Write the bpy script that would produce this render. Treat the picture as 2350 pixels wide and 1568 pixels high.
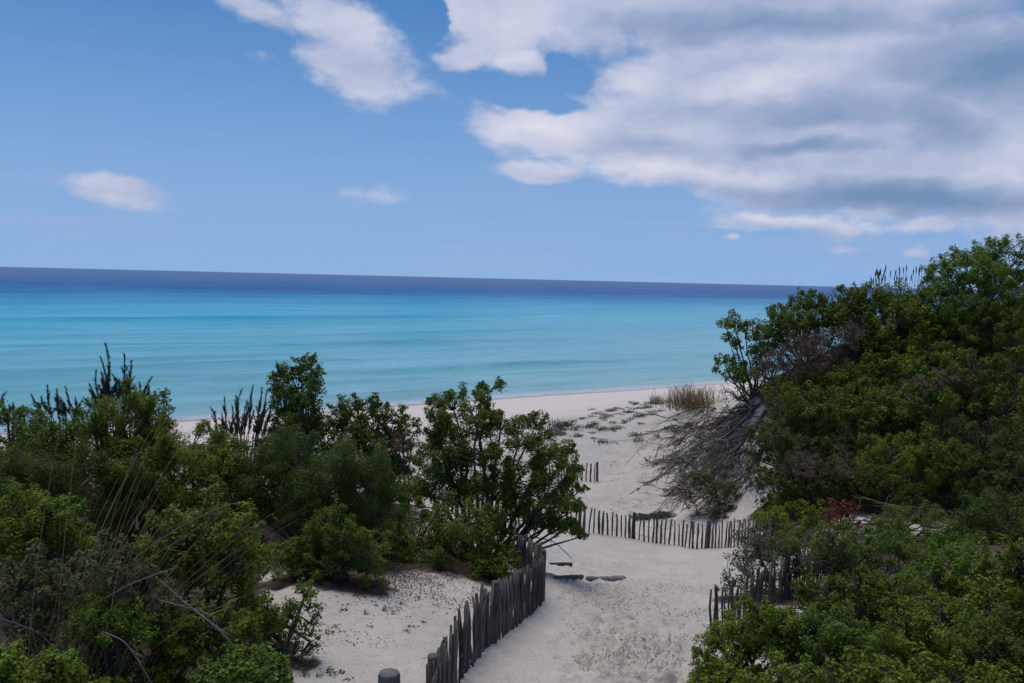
import bpy, math, random
import numpy as np
from mathutils import Vector, Matrix

for o in list(bpy.data.objects):
    bpy.data.objects.remove(o)
scene = bpy.context.scene
col = scene.collection
R = math.radians

# ------------------------------------------------------------------ camera
CAM = np.array((0.0, 0.0, 9.5))            # eye height above the sea (sea level z = 0)
FOC = 31.0
PITCH, ROLL = R(4.07), R(1.37)
fwd = Vector((0, math.cos(PITCH), -math.sin(PITCH)))
right0 = Vector((1, 0, 0)); up0 = right0.cross(fwd)
right = right0 * math.cos(ROLL) + up0 * math.sin(ROLL)
up = up0 * math.cos(ROLL) - right0 * math.sin(ROLL)
cam_d = bpy.data.cameras.new('camera')
cam = bpy.data.objects.new('camera', cam_d); col.objects.link(cam)
cam_d.lens = FOC; cam_d.sensor_width = 36.0
cam_d.clip_start = 0.1; cam_d.clip_end = 120000.0
Mx = Matrix((right, up, -fwd)).transposed().to_4x4()
Mx.translation = Vector(CAM)
cam.matrix_world = Mx
scene.camera = cam

# survey helpers: a bearing (given on a 2350 x 1568 sighting grid) to a direction, or to the point at a distance
GW, GH = 2350.0, 1568.0
FPX = FOC / 36.0 * GW
nr, nu, nf = np.array(right), np.array(up), np.array(fwd)
def bearing(px, py):
    d = nf + nr * ((px - GW / 2) / FPX) - nu * ((py - GH / 2) / FPX)
    return d / np.linalg.norm(d)
def at(px, py, Y):
    d = bearing(px, py)
    return CAM + d * (Y / d[1])
def azel(px, py):
    d = bearing(px, py)
    return math.atan2(d[0], d[1]), math.asin(d[2])

# ------------------------------------------------------------------ light
SUN_EL, SUN_AZ = R(72), R(-25)             # azimuth measured from +Y towards +X : the sun is high up, left and ahead
sun_dir = Vector((math.sin(SUN_AZ) * math.cos(SUN_EL), math.cos(SUN_AZ) * math.cos(SUN_EL), math.sin(SUN_EL)))
sd = bpy.data.lights.new('sun', 'SUN')
sd.energy = 2.2; sd.angle = R(40); sd.color = (1.0, 0.93, 0.82)
sun = bpy.data.objects.new('sun', sd); col.objects.link(sun)
sun.rotation_euler = (-sun_dir).to_track_quat('-Z', 'Y').to_euler()
sun.location = (0, 0, 60)

scene.view_settings.view_transform = 'Standard'
scene.view_settings.look = 'None'
scene.view_settings.exposure = 0.0
scene.view_settings.gamma = 1.0
scene.view_settings.use_curve_mapping = False

# ------------------------------------------------------------------ sky
world = bpy.data.worlds.new('World'); scene.world = world
world.use_nodes = True
WN = world.node_tree; WN.nodes.clear()
def wn(t, **kw):
    n = WN.nodes.new(t)
    for k, v in kw.items(): setattr(n, k, v)
    return n
def wl(a, b): WN.links.new(a, b)
def wmath(op, a, b=None, c=None, clamp=False):
    n = wn('ShaderNodeMath', operation=op, use_clamp=clamp)
    for i, v in enumerate((a, b, c)):
        if v is None: continue
        if isinstance(v, (int, float)): n.inputs[i].default_value = v
        else: wl(v, n.inputs[i])
    return n.outputs[0]
def wramp(v, a, b, lo=0.0, hi=1.0):
    n = wn('ShaderNodeMapRange', interpolation_type='SMOOTHSTEP')
    wl(v, n.inputs[0])
    for i, q in zip((1, 2, 3, 4), (a, b, lo, hi)): n.inputs[i].default_value = q
    return n.outputs[0]
def wmix(f, a, b):
    n = wn('ShaderNodeMix', data_type='RGBA')
    if isinstance(f, (int, float)): n.inputs[0].default_value = f
    else: wl(f, n.inputs[0])
    for i, v in ((6, a), (7, b)):
        if isinstance(v, tuple): n.inputs[i].default_value = (*v, 1)
        else: wl(v, n.inputs[i])
    return n.outputs[2]

SKY_K = 0.10
sky = wn('ShaderNodeTexSky', sky_type='NISHITA', sun_disc=False)
sky.sun_elevation = SUN_EL; sky.sun_rotation = SUN_AZ
sky.altitude = 0.0; sky.air_density = 1.0; sky.dust_density = 0.0; sky.ozone_density = 3.0
hs = wn('ShaderNodeHueSaturation'); hs.inputs['Saturation'].default_value = 1.30; hs.inputs['Value'].default_value = 1.0
wl(sky.outputs[0], hs.inputs['Color'])
tc = wn('ShaderNodeTexCoord')
dirv = tc.outputs['Generated']
sep = wn('ShaderNodeSeparateXYZ'); wl(dirv, sep.inputs[0])
dx, dy, dz = sep.outputs
# clear, clean sea air: the sky near the horizon stays blue
skv = wn('ShaderNodeCombineXYZ'); wl(dx, skv.inputs[0]); wl(dy, skv.inputs[1])
wl(wmath('MULTIPLY_ADD', wmath('MAXIMUM', dz, 0.0), 0.95, 0.20), skv.inputs[2])
skn = wn('ShaderNodeVectorMath', operation='NORMALIZE'); wl(skv.outputs[0], skn.inputs[0]); wl(skn.outputs[0], sky.inputs[0])
az = wmath('ARCTAN2', dx, dy)
el = wmath('ARCSINE', dz)
cmb = wn('ShaderNodeCombineXYZ'); wl(az, cmb.inputs[0]); wl(el, cmb.inputs[1])
def wnoise(vec, scale, detail, rough=0.55, stretch=(1, 1, 1), off=(0, 0, 0), dist=0.0):
    m = wn('ShaderNodeMapping'); wl(vec, m.inputs[0])
    m.inputs['Scale'].default_value = stretch; m.inputs['Location'].default_value = off
    n = wn('ShaderNodeTexNoise'); wl(m.outputs[0], n.inputs['Vector'])
    n.inputs['Scale'].default_value = scale; n.inputs['Detail'].default_value = detail
    n.inputs['Roughness'].default_value = rough; n.inputs['Distortion'].default_value = dist
    return n
# domain warp so that outlines are ragged rather than elliptical
wp = wnoise(cmb.outputs[0], 7.0, 4, 0.6, (1, 1.7, 1))
wv = wn('ShaderNodeVectorMath', operation='MULTIPLY_ADD')
wl(wp.outputs['Color'], wv.inputs[0]); wv.inputs[1].default_value = (0.11, 0.05, 0); wv.inputs[2].default_value = (-0.055, -0.025, 0)
wa = wn('ShaderNodeVectorMath', operation='ADD'); wl(cmb.outputs[0], wa.inputs[0]); wl(wv.outputs[0], wa.inputs[1])
P = wa.outputs[0]
def blob(px, py, rx, ry, s=1.0, rot=0.0):
    a, e = azel(px, py)
    m = wn('ShaderNodeMapping', vector_type='TEXTURE'); wl(P, m.inputs[0])
    m.inputs['Location'].default_value = (a, e, 0)
    m.inputs['Rotation'].default_value = (0, 0, R(-rot) - ROLL)
    m.inputs['Scale'].default_value = (rx / FPX, ry / FPX, 1)
    l = wn('ShaderNodeVectorMath', operation='LENGTH'); wl(m.outputs[0], l.inputs[0])
    return wmath('MULTIPLY_ADD', l.outputs['Value'], -s, s)
def blobs(lst, floor=-1.0):
    v = None
    for b in lst:
        q = blob(*b)
        v = q if v is None else wmath('MAXIMUM', v, q)
    return wmath('MAXIMUM', v, floor)
cover = blobs([
    (600, 5, 190, 42, .75, 12), (800, 55, 220, 75, .95, 18), (840, 140, 200, 95, 1.05, 10), (1000, 80, 60, 30, .4),
    (1140, 30, 190, 120, 1.5), (1190, 135, 140, 62, 1.35, 5), (1065, 115, 85, 65, 1.1), (1330, 40, 180, 110, 1.3),
    (1800, 20, 620, 130, 1.7), (1950, 200, 720, 170, 1.7), (1330, 310, 310, 85, 1.3, 4), (1900, 340, 800, 150, 1.7),
    (2050, 440, 560, 75, 1.4), (1250, 394, 150, 40, 1.1, 4), (2300, 430, 200, 120, 1.3),
    (1830, 508, 360, 36, .85, 2), (2130, 515, 160, 30, .85, -3), (1930, 560, 70, 18, .5), (2090, 568, 40, 18, .5), (1680, 550, 22, 12, .45),
    (255, 432, 120, 40, .85, 6), (885, 445, 46, 18, .04), (582, 118, 50, 26, .45, 12)])
holes = blobs([(1310, 165, 62, 52, .85), (1180, 222, 170, 38, 1.3, 5), (985, 15, 36, 60, .9), (1450, 470, 250, 42, .8, 6)], 0.0)
fb = wnoise(dirv, 8.0, 8, 0.56, (1, 1, 2.0))
fbv = wmath('SUBTRACT', fb.outputs['Fac'], 0.5)
bn = wnoise(dirv, 15.0, 6, 0.55, (1, 1, 1.9), (5.0, 1.0, 2.0))
bil = wmath('ABSOLUTE', wmath('MULTIPLY_ADD', bn.outputs['Fac'], 2.0, -1.0))        # rounded billows with sharp creases
dens = wmath('SUBTRACT', cover, holes)
dens = wmath('MULTIPLY_ADD', fbv, 1.3, dens)
dens = wmath('MULTIPLY_ADD', wmath('SUBTRACT', bil, 0.22), 0.55, dens)
# the same kind of broken cloud goes on all round, outside the part of the sky in view
away = wramp(wmath('MAXIMUM', wmath('ABSOLUTE', az), wmath('MULTIPLY', el, 1.5)), 0.72, 1.0)
g1 = wnoise(dirv, 2.6, 7, 0.58, (1, 1, 2.0), (3.1, 1.7, 0.4))
gen = wmath('MULTIPLY_ADD', wmath('SUBTRACT', g1.outputs['Fac'], 0.50), 5.0, -0.1)
gen = wmath('MULTIPLY_ADD', wmath('SUBTRACT', away, 1.0), 3.0, gen)
dens = wmath('MAXIMUM', dens, gen)
alpha = wramp(dens, 0.03, 0.60)
low = wramp(el, -0.005, 0.035)
alpha = wmath('MULTIPLY', alpha, low)
# light and dark billows inside the cloud deck
dark = blobs([(2060, 462, 420, 52, 1.3, 1), (2330, 150, 280, 105, 1.25, 4), (1760, 60, 500, 42, .8, 1), (1880, 265, 330, 55, .55, 2),
              (1840, 335, 170, 28, .8), (2150, 285, 150, 60, .75, 15), (1480, 330, 130, 30, .4), (2250, 20, 200, 40, .6)], 0.0)
lite = blobs([(1730, 185, 220, 42, .8, -6), (1230, 290, 170, 60, .8), (1500, 390, 420, 36, .75, 3), (1950, 505, 320, 22, .9, 2), (1880, 300, 190, 22, .6, 2),
              (1450, 200, 170, 60, .5), (1180, 130, 120, 50, .6), (2130, 508, 60, 12, .9), (2300, 430, 130, 40, .6), (850, 110, 250, 120, .3), (1150, 50, 200, 100, .4)], 0.0)
# relief: cloud texture here against cloud texture a little towards the sun
fb2 = wnoise(dirv, 8.0, 5, 0.56, (1, 1, 2.0), (0.016, -0.006, -0.05))
rel = wmath('SUBTRACT', fb.outputs['Fac'], fb2.outputs['Fac'])
sh = wmath('MULTIPLY_ADD', rel, 0.62, 0.62)
sh = wmath('MULTIPLY_ADD', wmath('SUBTRACT', bil, 0.22), 0.24, sh)
sh = wmath('MULTIPLY_ADD', lite, 0.42, sh)
sh = wmath('MULTIPLY_ADD', dark, -0.55, sh)
sh = wmath('MULTIPLY_ADD', wramp(dens, 0.3, 1.8), -0.10, sh, True)
cr = wn('ShaderNodeValToRGB'); wl(sh, cr.inputs[0])
els = cr.color_ramp.elements
els[0].position = 0.0; els[0].color = (0.175, 0.285, 0.475, 1)
els[1].position = 1.0; els[1].color = (0.745, 0.75, 0.85, 1)
for p_, c_ in ((0.35, (0.305, 0.39, 0.59, 1)), (0.65, (0.50, 0.545, 0.72, 1))):
    e_ = els.new(p_); e_.color = c_
skyk = wn('ShaderNodeVectorMath', operation='SCALE'); wl(hs.outputs[0], skyk.inputs[0]); skyk.inputs['Scale'].default_value = SKY_K
# thin pale veils low over the horizon
veil = wnoise(dirv, 5.0, 5, 0.5, (1, 1, 16), (0.3, 2.0, 0.0))
vf = wmath('MULTIPLY', wramp(veil.outputs['Fac'], 0.45, 0.75), wramp(el, 0.16, 0.03, 0.0, 0.30))
hz = wmix(wramp(el, 0.38, -0.02, 0.0, 0.88), skyk.outputs[0], (0.285, 0.455, 0.745))
base = wmix(vf, hz, (0.36, 0.43, 0.70))
full = wmix(alpha, base, cr.outputs[0])
bg = wn('ShaderNodeBackground'); bg.inputs['Strength'].default_value = 1.0
wl(full, bg.inputs['Color'])
wo = wn('ShaderNodeOutputWorld'); wl(bg.outputs[0], wo.inputs[0])
world.cycles.sampling_method = 'MANUAL'; world.cycles.sample_map_resolution = 512

# ================================================================== helpers
rng = np.random.default_rng(11)
random.seed(11)
def link_mesh(name, me, parent=None):
    o = bpy.data.objects.new(name, me); col.objects.link(o)
    if parent is not None: o.parent = parent
    return o
def tag(o, label=None, cat=None, group=None, kind=None):
    if label: o['label'] = label
    if cat: o['category'] = cat
    if group: o['group'] = group
    if kind: o['kind'] = kind
    return o
def empty(name, loc, label, cat, group=None, rz=0.0):
    o = bpy.data.objects.new(name, None); col.objects.link(o)
    o.location = loc; o.rotation_euler = (0, 0, rz); o.empty_display_size = 0.2
    return tag(o, label, cat, group)
def mesh_np(name, V, F, mat, smooth=False, attr=None):
    """V (n,3), F (m,k) all polygons with k corners"""
    me = bpy.data.meshes.new(name)
    V = np.ascontiguousarray(V, dtype=np.float32); F = np.ascontiguousarray(F, dtype=np.int32)
    k = F.shape[1]
    me.vertices.add(len(V)); me.vertices.foreach_set('co', V.ravel())
    me.loops.add(F.size); me.loops.foreach_set('vertex_index', F.ravel())
    me.polygons.add(len(F)); me.polygons.foreach_set('loop_start', np.arange(len(F), dtype=np.int32) * k)
    if smooth: me.polygons.foreach_set('use_smooth', np.ones(len(F), dtype=bool))
    me.update(calc_edges=True)
    if attr:
        for an, av in attr.items():
            a = me.attributes.new(an, 'FLOAT', 'POINT'); a.data.foreach_set('value', np.asarray(av, dtype=np.float32))
    if mat is not None: me.materials.append(mat)
    return me
class MB:
    """collects quads"""
    def __init__(s): s.V = []; s.F = []; s.n = 0
    def add(s, V, F):
        s.V.append(np.asarray(V, float)); s.F.append(np.asarray(F, int) + s.n); s.n += len(V)
    def tube(s, P, r, k=5):
        P = np.asarray(P, float); r = np.broadcast_to(np.asarray(r, float), (len(P),))
        T = np.gradient(P, axis=0); T /= np.linalg.norm(T, axis=1)[:, None] + 1e-9
        ref = np.array((0.31, 0.17, 0.93)); ref = np.where(np.abs(T @ ref)[:, None] > 0.95, np.array((1., 0, 0)), ref)
        A = np.cross(T, ref); A /= np.linalg.norm(A, axis=1)[:, None] + 1e-9
        B = np.cross(T, A)
        th = np.arange(k) * 2 * math.pi / k
        ring = (np.cos(th)[None, :, None] * A[:, None] + np.sin(th)[None, :, None] * B[:, None]) * r[:, None, None] + P[:, None]
        V = ring.reshape(-1, 3); n = len(P)
        i = np.arange(n - 1)[:, None] * k; j = np.arange(k)[None]; j2 = (j + 1) % k
        F = np.stack((i + j, i + j2, i + k + j2, i + k + j), -1).reshape(-1, 4)
        s.add(V, F)
    def build(s, name, mat, parent=None, smooth=True):
        me = mesh_np(name, np.vstack(s.V) if s.V else np.zeros((0, 3)), np.vstack(s.F) if s.F else np.zeros((0, 4), int), mat, smooth)
        return link_mesh(name, me, parent)

def material(name):
    m = bpy.data.materials.new(name); m.use_nodes = True
    N = m.node_tree; N.nodes.clear()
    out = N.nodes.new('ShaderNodeOutputMaterial')
    def nd(t, ins=None, **kw):
        n = N.nodes.new(t)
        for k, v in kw.items(): setattr(n, k, v)
        for k, v in (ins or {}).items():
            if hasattr(v, 'is_output') or isinstance(v, bpy.types.NodeSocket): N.links.new(v, n.inputs[k])
            else: n.inputs[k].default_value = v
        return n
    return m, nd, out, N
def ramp(nd, fac, stops):
    n = nd('ShaderNodeValToRGB', {0: fac}); e = n.color_ramp.elements
    e[0].position, e[0].color = stops[0][0], (*stops[0][1], 1)
    e[1].position, e[1].color = stops[-1][0], (*stops[-1][1], 1)
    for p, c in stops[1:-1]:
        q = e.new(p); q.color = (*c, 1)
    return n.outputs[0]
def mixc(nd, f, a, b, blend='MIX'):
    n = nd('ShaderNodeMix', {0: f}, data_type='RGBA', blend_type=blend)
    for i, v in ((6, a), (7, b)):
        if isinstance(v, tuple): n.inputs[i].default_value = (*v, 1)
        else: n.id_data.links.new(v, n.inputs[i])
    return n.outputs[2]
def mth(nd, op, a, b=0.0, c=0.0, clamp=False):
    return nd('ShaderNodeMath', {0: a, 1: b, 2: c}, operation=op, use_clamp=clamp).outputs[0]
def sstep(nd, v, a, b, lo=0.0, hi=1.0):
    return nd('ShaderNodeMapRange', {0: v, 1: a, 2: b, 3: lo, 4: hi}, interpolation_type='SMOOTHSTEP').outputs[0]

def leaf_mat(name, c_dark, c_mid, c_lite, trans=0.28, tint=(0.19, 0.25, 0.02)):
    m, nd, out, N = material(name)
    geo = nd('ShaderNodeNewGeometry'); oi = nd('ShaderNodeObjectInfo')
    tcn = nd('ShaderNodeTexCoord')
    no = nd('ShaderNodeTexNoise', {'Vector': geo.outputs['Position'], 'Scale': 1.7, 'Detail': 3.0})
    f = mth(nd, 'MULTIPLY_ADD', geo.outputs['Random Per Island'], 0.62, mth(nd, 'MULTIPLY_ADD', no.outputs[0], 0.7, -0.17), clamp=True)
    c = ramp(nd, f, [(0.0, c_dark), (0.5, c_mid), (1.0, c_lite)])
    hsn = nd('ShaderNodeHueSaturation', {'Hue': mth(nd, 'MULTIPLY_ADD', oi.outputs['Random'], 0.03, 0.485),
             'Saturation': 1.0, 'Value': mth(nd, 'MULTIPLY_ADD', oi.outputs['Random'], 0.3, 0.85), 'Color': c})
    # the odd dead or yellow leaf
    odd = mth(nd, 'GREATER_THAN', nd('ShaderNodeTexWhiteNoise', {'W': geo.outputs['Random Per Island']}, noise_dimensions='1D').outputs[0], 0.94)
    c2 = mixc(nd, odd, hsn.outputs[0], (0.16, 0.10, 0.045))
    p = nd('ShaderNodeBsdfPrincipled', {'Base Color': c2, 'Roughness': 0.48, 'IOR': 1.4})
    p.inputs['Specular IOR Level'].default_value = 0.16
    t = nd('ShaderNodeBsdfTranslucent', {'Color': mixc(nd, 0.5, c2, tint)})
    mx = nd('ShaderNodeMixShader', {0: trans, 1: p.outputs[0], 2: t.outputs[0]})
    N.links.new(mx.outputs[0], out.inputs[0])
    return m
def wood_mat(name, c1, c2, scale=(14, 14, 1.6), bump=0.6):
    m, nd, out, N = material(name)
    tcn = nd('ShaderNodeTexCoord'); oi = nd('ShaderNodeObjectInfo')
    off = nd('ShaderNodeVectorMath', {0: tcn.outputs['Object'], 1: oi.outputs['Location']}, operation='ADD')
    mp = nd('ShaderNodeMapping', {'Vector': off.outputs[0], 'Scale': scale})
    n1 = nd('ShaderNodeTexNoise', {'Vector': mp.outputs[0], 'Scale': 3.0, 'Detail': 6.0, 'Roughness': 0.65})
    n2 = nd('ShaderNodeTexNoise', {'Vector': off.outputs[0], 'Scale': 2.4, 'Detail': 3.0})
    f = mth(nd, 'MULTIPLY_ADD', n2.outputs[0], 0.5, mth(nd, 'MULTIPLY_ADD', n1.outputs[0], 0.9, -0.2), clamp=True)
    c = ramp(nd, f, [(0.15, c1), (0.85, c2)])
    h = nd('ShaderNodeHueSaturation', {'Value': mth(nd, 'MULTIPLY_ADD', oi.outputs['Random'], 0.7, 0.65), 'Saturation': mth(nd, 'MULTIPLY_ADD', oi.outputs['Random'], -0.5, 1.2), 'Color': c})
    b = nd('ShaderNodeBump', {'Height': n1.outputs[0], 'Strength': bump, 'Distance': 0.01})
    p = nd('ShaderNodeBsdfPrincipled', {'Base Color': h.outputs[0], 'Roughness': 0.85, 'Normal': b.outputs[0]})
    p.inputs['Specular IOR Level'].default_value = 0.2
    N.links.new(p.outputs[0], out.inputs[0])
    return m

M = {}
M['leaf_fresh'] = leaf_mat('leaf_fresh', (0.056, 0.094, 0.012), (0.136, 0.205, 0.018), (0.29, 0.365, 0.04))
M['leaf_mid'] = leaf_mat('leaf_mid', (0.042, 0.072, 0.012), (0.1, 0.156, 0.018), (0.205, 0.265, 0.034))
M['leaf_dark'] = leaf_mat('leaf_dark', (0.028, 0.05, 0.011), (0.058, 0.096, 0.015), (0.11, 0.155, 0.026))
M['leaf_olive'] = leaf_mat('leaf_olive', (0.055, 0.070, 0.029), (0.102, 0.125, 0.046), (0.172, 0.196, 0.072), tint=(0.15, 0.16, 0.06))
M['leaf_grey'] = leaf_mat('leaf_grey', (0.034, 0.047, 0.030), (0.072, 0.089, 0.060), (0.128, 0.145, 0.093), tint=(0.16, 0.18, 0.11))
M['leaf_brown'] = leaf_mat('leaf_brown', (0.060, 0.042, 0.033), (0.128, 0.083, 0.063), (0.210, 0.143, 0.105), 0.1, tint=(0.10, 0.07, 0.05))
M['leaf_rust'] = leaf_mat('leaf_rust', (0.09, 0.028, 0.009), (0.19, 0.062, 0.018), (0.27, 0.11, 0.032), 0.15, tint=(0.30, 0.10, 0.03))
M['needle'] = leaf_mat('needle', (0.062, 0.077, 0.045), (0.106, 0.131, 0.077), (0.163, 0.188, 0.112), 0.12, tint=(0.10, 0.12, 0.05))
M['straw'] = leaf_mat('straw', (0.16, 0.12, 0.06), (0.26, 0.20, 0.10), (0.36, 0.29, 0.16), 0.2, tint=(0.3, 0.24, 0.13))
M['marram'] = leaf_mat('marram', (0.2, 0.145, 0.07), (0.31, 0.235, 0.11), (0.4, 0.32, 0.17), 0.2, tint=(0.34, 0.27, 0.13))
M['dry_stem'] = leaf_mat('dry_stem', (0.07, 0.055, 0.04), (0.13, 0.11, 0.075), (0.22, 0.19, 0.13), 0.1, tint=(0.2, 0.17, 0.12))
M['seed'] = leaf_mat('seed', (0.05, 0.04, 0.045), (0.10, 0.085, 0.09), (0.16, 0.14, 0.14), 0.1, tint=(0.1, 0.09, 0.09))
M['litter'] = leaf_mat('litter', (0.045, 0.030, 0.022), (0.10, 0.068, 0.052), (0.20, 0.145, 0.115), 0.05, tint=(0.12, 0.08, 0.06))
M['bark'] = wood_mat('bark', (0.035, 0.028, 0.024), (0.12, 0.10, 0.085))
M['grey_wood'] = wood_mat('grey_wood', (0.035, 0.029, 0.027), (0.165, 0.143, 0.128), bump=1.0)
M['dead_wood'] = wood_mat('dead_wood', (0.085, 0.070, 0.062), (0.30, 0.26, 0.23))
M['dark_dead_wood'] = wood_mat('dark_dead_wood', (0.055, 0.040, 0.033), (0.19, 0.145, 0.120))
M['post_wood'] = wood_mat('post_wood', (0.10, 0.10, 0.10), (0.30, 0.30, 0.29), bump=1.0)
M['wire'] = wood_mat('wire', (0.06, 0.05, 0.045), (0.16, 0.13, 0.11))

# ================================================================== terrain
SN = np.array((0.571, -0.821)); ST = np.array((0.821, 0.571)); S0 = np.array((0.0, 70.0))
def shore(x, y):
    """distance inland from the waterline (negative out at sea) and distance along it"""
    return (x - S0[0]) * SN[0] + (y - S0[1]) * SN[1], (x - S0[0]) * ST[0] + (y - S0[1]) * ST[1]
def src(px, py, Y): return tuple(at(px * GW / 3000.0, py * GW / 3000.0, Y))
G = [  # surveyed ground heights (x, y, z)
    (0, -2, 7.8), (0, 0.5, 7.7), (1.2, 4, 6.2), (-3, 1, 6.9), (4, 1, 6.9), (-8, 2, 6.2), (8, 3, 6.3), (-5, 6, 5.2), (5, 6, 5.4), (-8, 9, 4.9), (-0.6, 6.5, 5.6), (1.5, 7, 5.55), (-3.3, 6.6, 5.4), (-4.4, 9, 5.1),
    src(1720, 2000, 9.2), src(1950, 2000, 9.2), src(1600, 1805, 12.6), src(2095, 1872, 11.4), src(1850, 1800, 13.2),
    src(1500, 1980, 9.6), src(1560, 1860, 11.2), src(1650, 1690, 17.0), src(1850, 1700, 17.0), src(2080, 1720, 16.0),
    src(1850, 1640, 21.5), src(1650, 1600, 23.0), src(2080, 1655, 20.5),
    src(1450, 1540, 26.5), src(1720, 1562, 27.6), src(1880, 1590, 27.5), src(2080, 1612, 26.0), src(2250, 1640, 22.8),
    src(1600, 1480, 31.0), src(1740, 1413, 34.6), src(1850, 1430, 33.0), src(1500, 1400, 35.0),
    src(1700, 1340, 38.0), src(1850, 1270, 40.5), src(1600, 1268, 42.0), src(1750, 1228, 43.5), src(2000, 1205, 45.0), src(2120, 1185, 46.0),
    src(1600, 1205, 55.0), src(1850, 1170, 58.0), src(1300, 1235, 52.0), src(2000, 1158, 66.0), src(2200, 1140, 70.0),
    src(2000, 1300, 38.5), src(2000, 1400, 33.5), src(2000, 1500, 30.0), src(2150, 1190, 34.8), src(2150, 1300, 32.6), src(2150, 1400, 30.8), src(2230, 1150, 33.8), src(2150, 1500, 28.8),
    src(1100, 1640, 12.6), src(1250, 1660, 12.9), src(1400, 1720, 12.0), src(1000, 1800, 10.2), src(1250, 1850, 9.8), src(900, 1950, 8.5), src(1150, 1990, 8.3), src(1330, 1985, 8.9), src(1480, 1660, 13.2),
    src(800, 1700, 10.8), src(560, 1260, 50), src(1250, 1480, 17.0),
    (-5, 12, 5.0), (-9, 14, 4.8), (-6, 17, 4.7), (-2.2, 16, 4.6), (-12, 18, 4.8), (-10, 25, 3.0), (-4, 23, 3.0), (-12, 34, 1.6), (-20, 25, 3.0), (-4, 32, 1.8), (-5, 42, 1.3), (-25, 40, .4),
    src(2440, 1690, 17.2), src(2640, 1575, 21.5), (7, 12.5, 4.6), (4.6, 9, 5.0), (10, 13, 5.2), (13, 20, 3.6), (17, 17, 5.6), (8.2, 24.5, 3.0),
    (12, 37, 5.8), (20, 37, 8.6), (10, 43, 3.8), (16, 47, 4.2), (24, 44, 6.6), (24, 24, 4.6), (30, 34, 7.6), (20, 60, 1.8), (35, 60, 3.0), (30, 80, 1.4), (45, 30, 6.0), (60, 60, 5.0), (80, 30, 7.0),
    (-30, 0, 6.0), (-45, 20, 3.5), (-30, -20, 6.5), (0, -25, 7.0), (30, -10, 7.0), (70, -20, 7.0),
]
def hillY(py): return float(np.interp(py, [540, 700, 800, 900, 1000, 1100, 1200, 1300], [37, 35, 33, 30.5, 28, 26, 24, 21.5]))
for px_, lo_ in ((1850, 800), (1960, 740), (2100, 700), (2250, 660), (2400, 640)):      # the bush-covered dune face
    for py_ in range(lo_, 1101, 75):
        q_ = at(px_, py_, hillY(py_)); G.append((q_[0], q_[1], q_[2] - 1.05))
G = np.array(G)
def beach(s): return np.where(s > 0, 1.6 * (1 - np.exp(-np.maximum(s, 0) / 13.0)), 0.09 * s)
C2 = 2.2 ** 2
gx, gy = G[:, 0], G[:, 1]
gs, _ = shore(gx, gy)
A_ = np.sqrt((gx[:, None] - gx[None]) ** 2 + (gy[:, None] - gy[None]) ** 2 + C2)
A_ = A_ - np.eye(len(G)) * 0.10
W_ = np.linalg.solve(A_, G[:, 2] - beach(gs))
def hash_noise(x, y, f, seed):
    """smooth value noise, vectorised"""
    X = x * f + seed * 17.13; Y = y * f + seed * 9.71
    xi = np.floor(X); yi = np.floor(Y); u = X - xi; v = Y - yi
    u = u * u * (3 - 2 * u); v = v * v * (3 - 2 * v)
    def h(a, b): q = np.sin(a * 127.1 + b * 311.7 + seed * 74.7) * 43758.5453; return q - np.floor(q)
    return (h(xi, yi) * (1 - u) + h(xi + 1, yi) * u) * (1 - v) + (h(xi, yi + 1) * (1 - u) + h(xi + 1, yi + 1) * u) * v - 0.5
def ground_base(x, y):
    x = np.asarray(x, float); y = np.asarray(y, float)
    s, t = shore(x, y)
    z = beach(s)
    sh_ = x.shape; xf, yf = x.ravel(), y.ravel()
    add = np.zeros(xf.shape)
    for k in range(len(G)):
        add += W_[k] * np.sqrt((xf - gx[k]) ** 2 + (yf - gy[k]) ** 2 + C2)
    add = add.reshape(sh_)
    w = np.clip(s / 9.0, 0, 1); w = w * w * (3 - 2 * w)      # the survey ends at the waterline
    z = z + add * w
    z = z + w * (hash_noise(x, y, 0.45, 1) * 0.16 + hash_noise(x, y, 1.3, 2) * 0.06)
    z = z + np.clip(1 - np.abs(s) / 6, 0, 1) * hash_noise(x, y, 0.12, 5) * 0.10
    return z
def gz(x, y): return float(ground_base(np.array([x]), np.array([y]))[0])
def on_ground(px, py, y0=6.0, y1=75.0, off=0.0):
    """the point where a bearing meets the sand"""
    d = bearing(px, py); ys = np.geomspace(y0, y1, 420)
    X = CAM[0] + d[0] / d[1] * ys; Z = CAM[2] + d[2] / d[1] * ys
    g = ground_base(X, ys)
    k = np.argmax(Z < g)
    return np.array((X[k], ys[k], g[k] + off))

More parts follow.
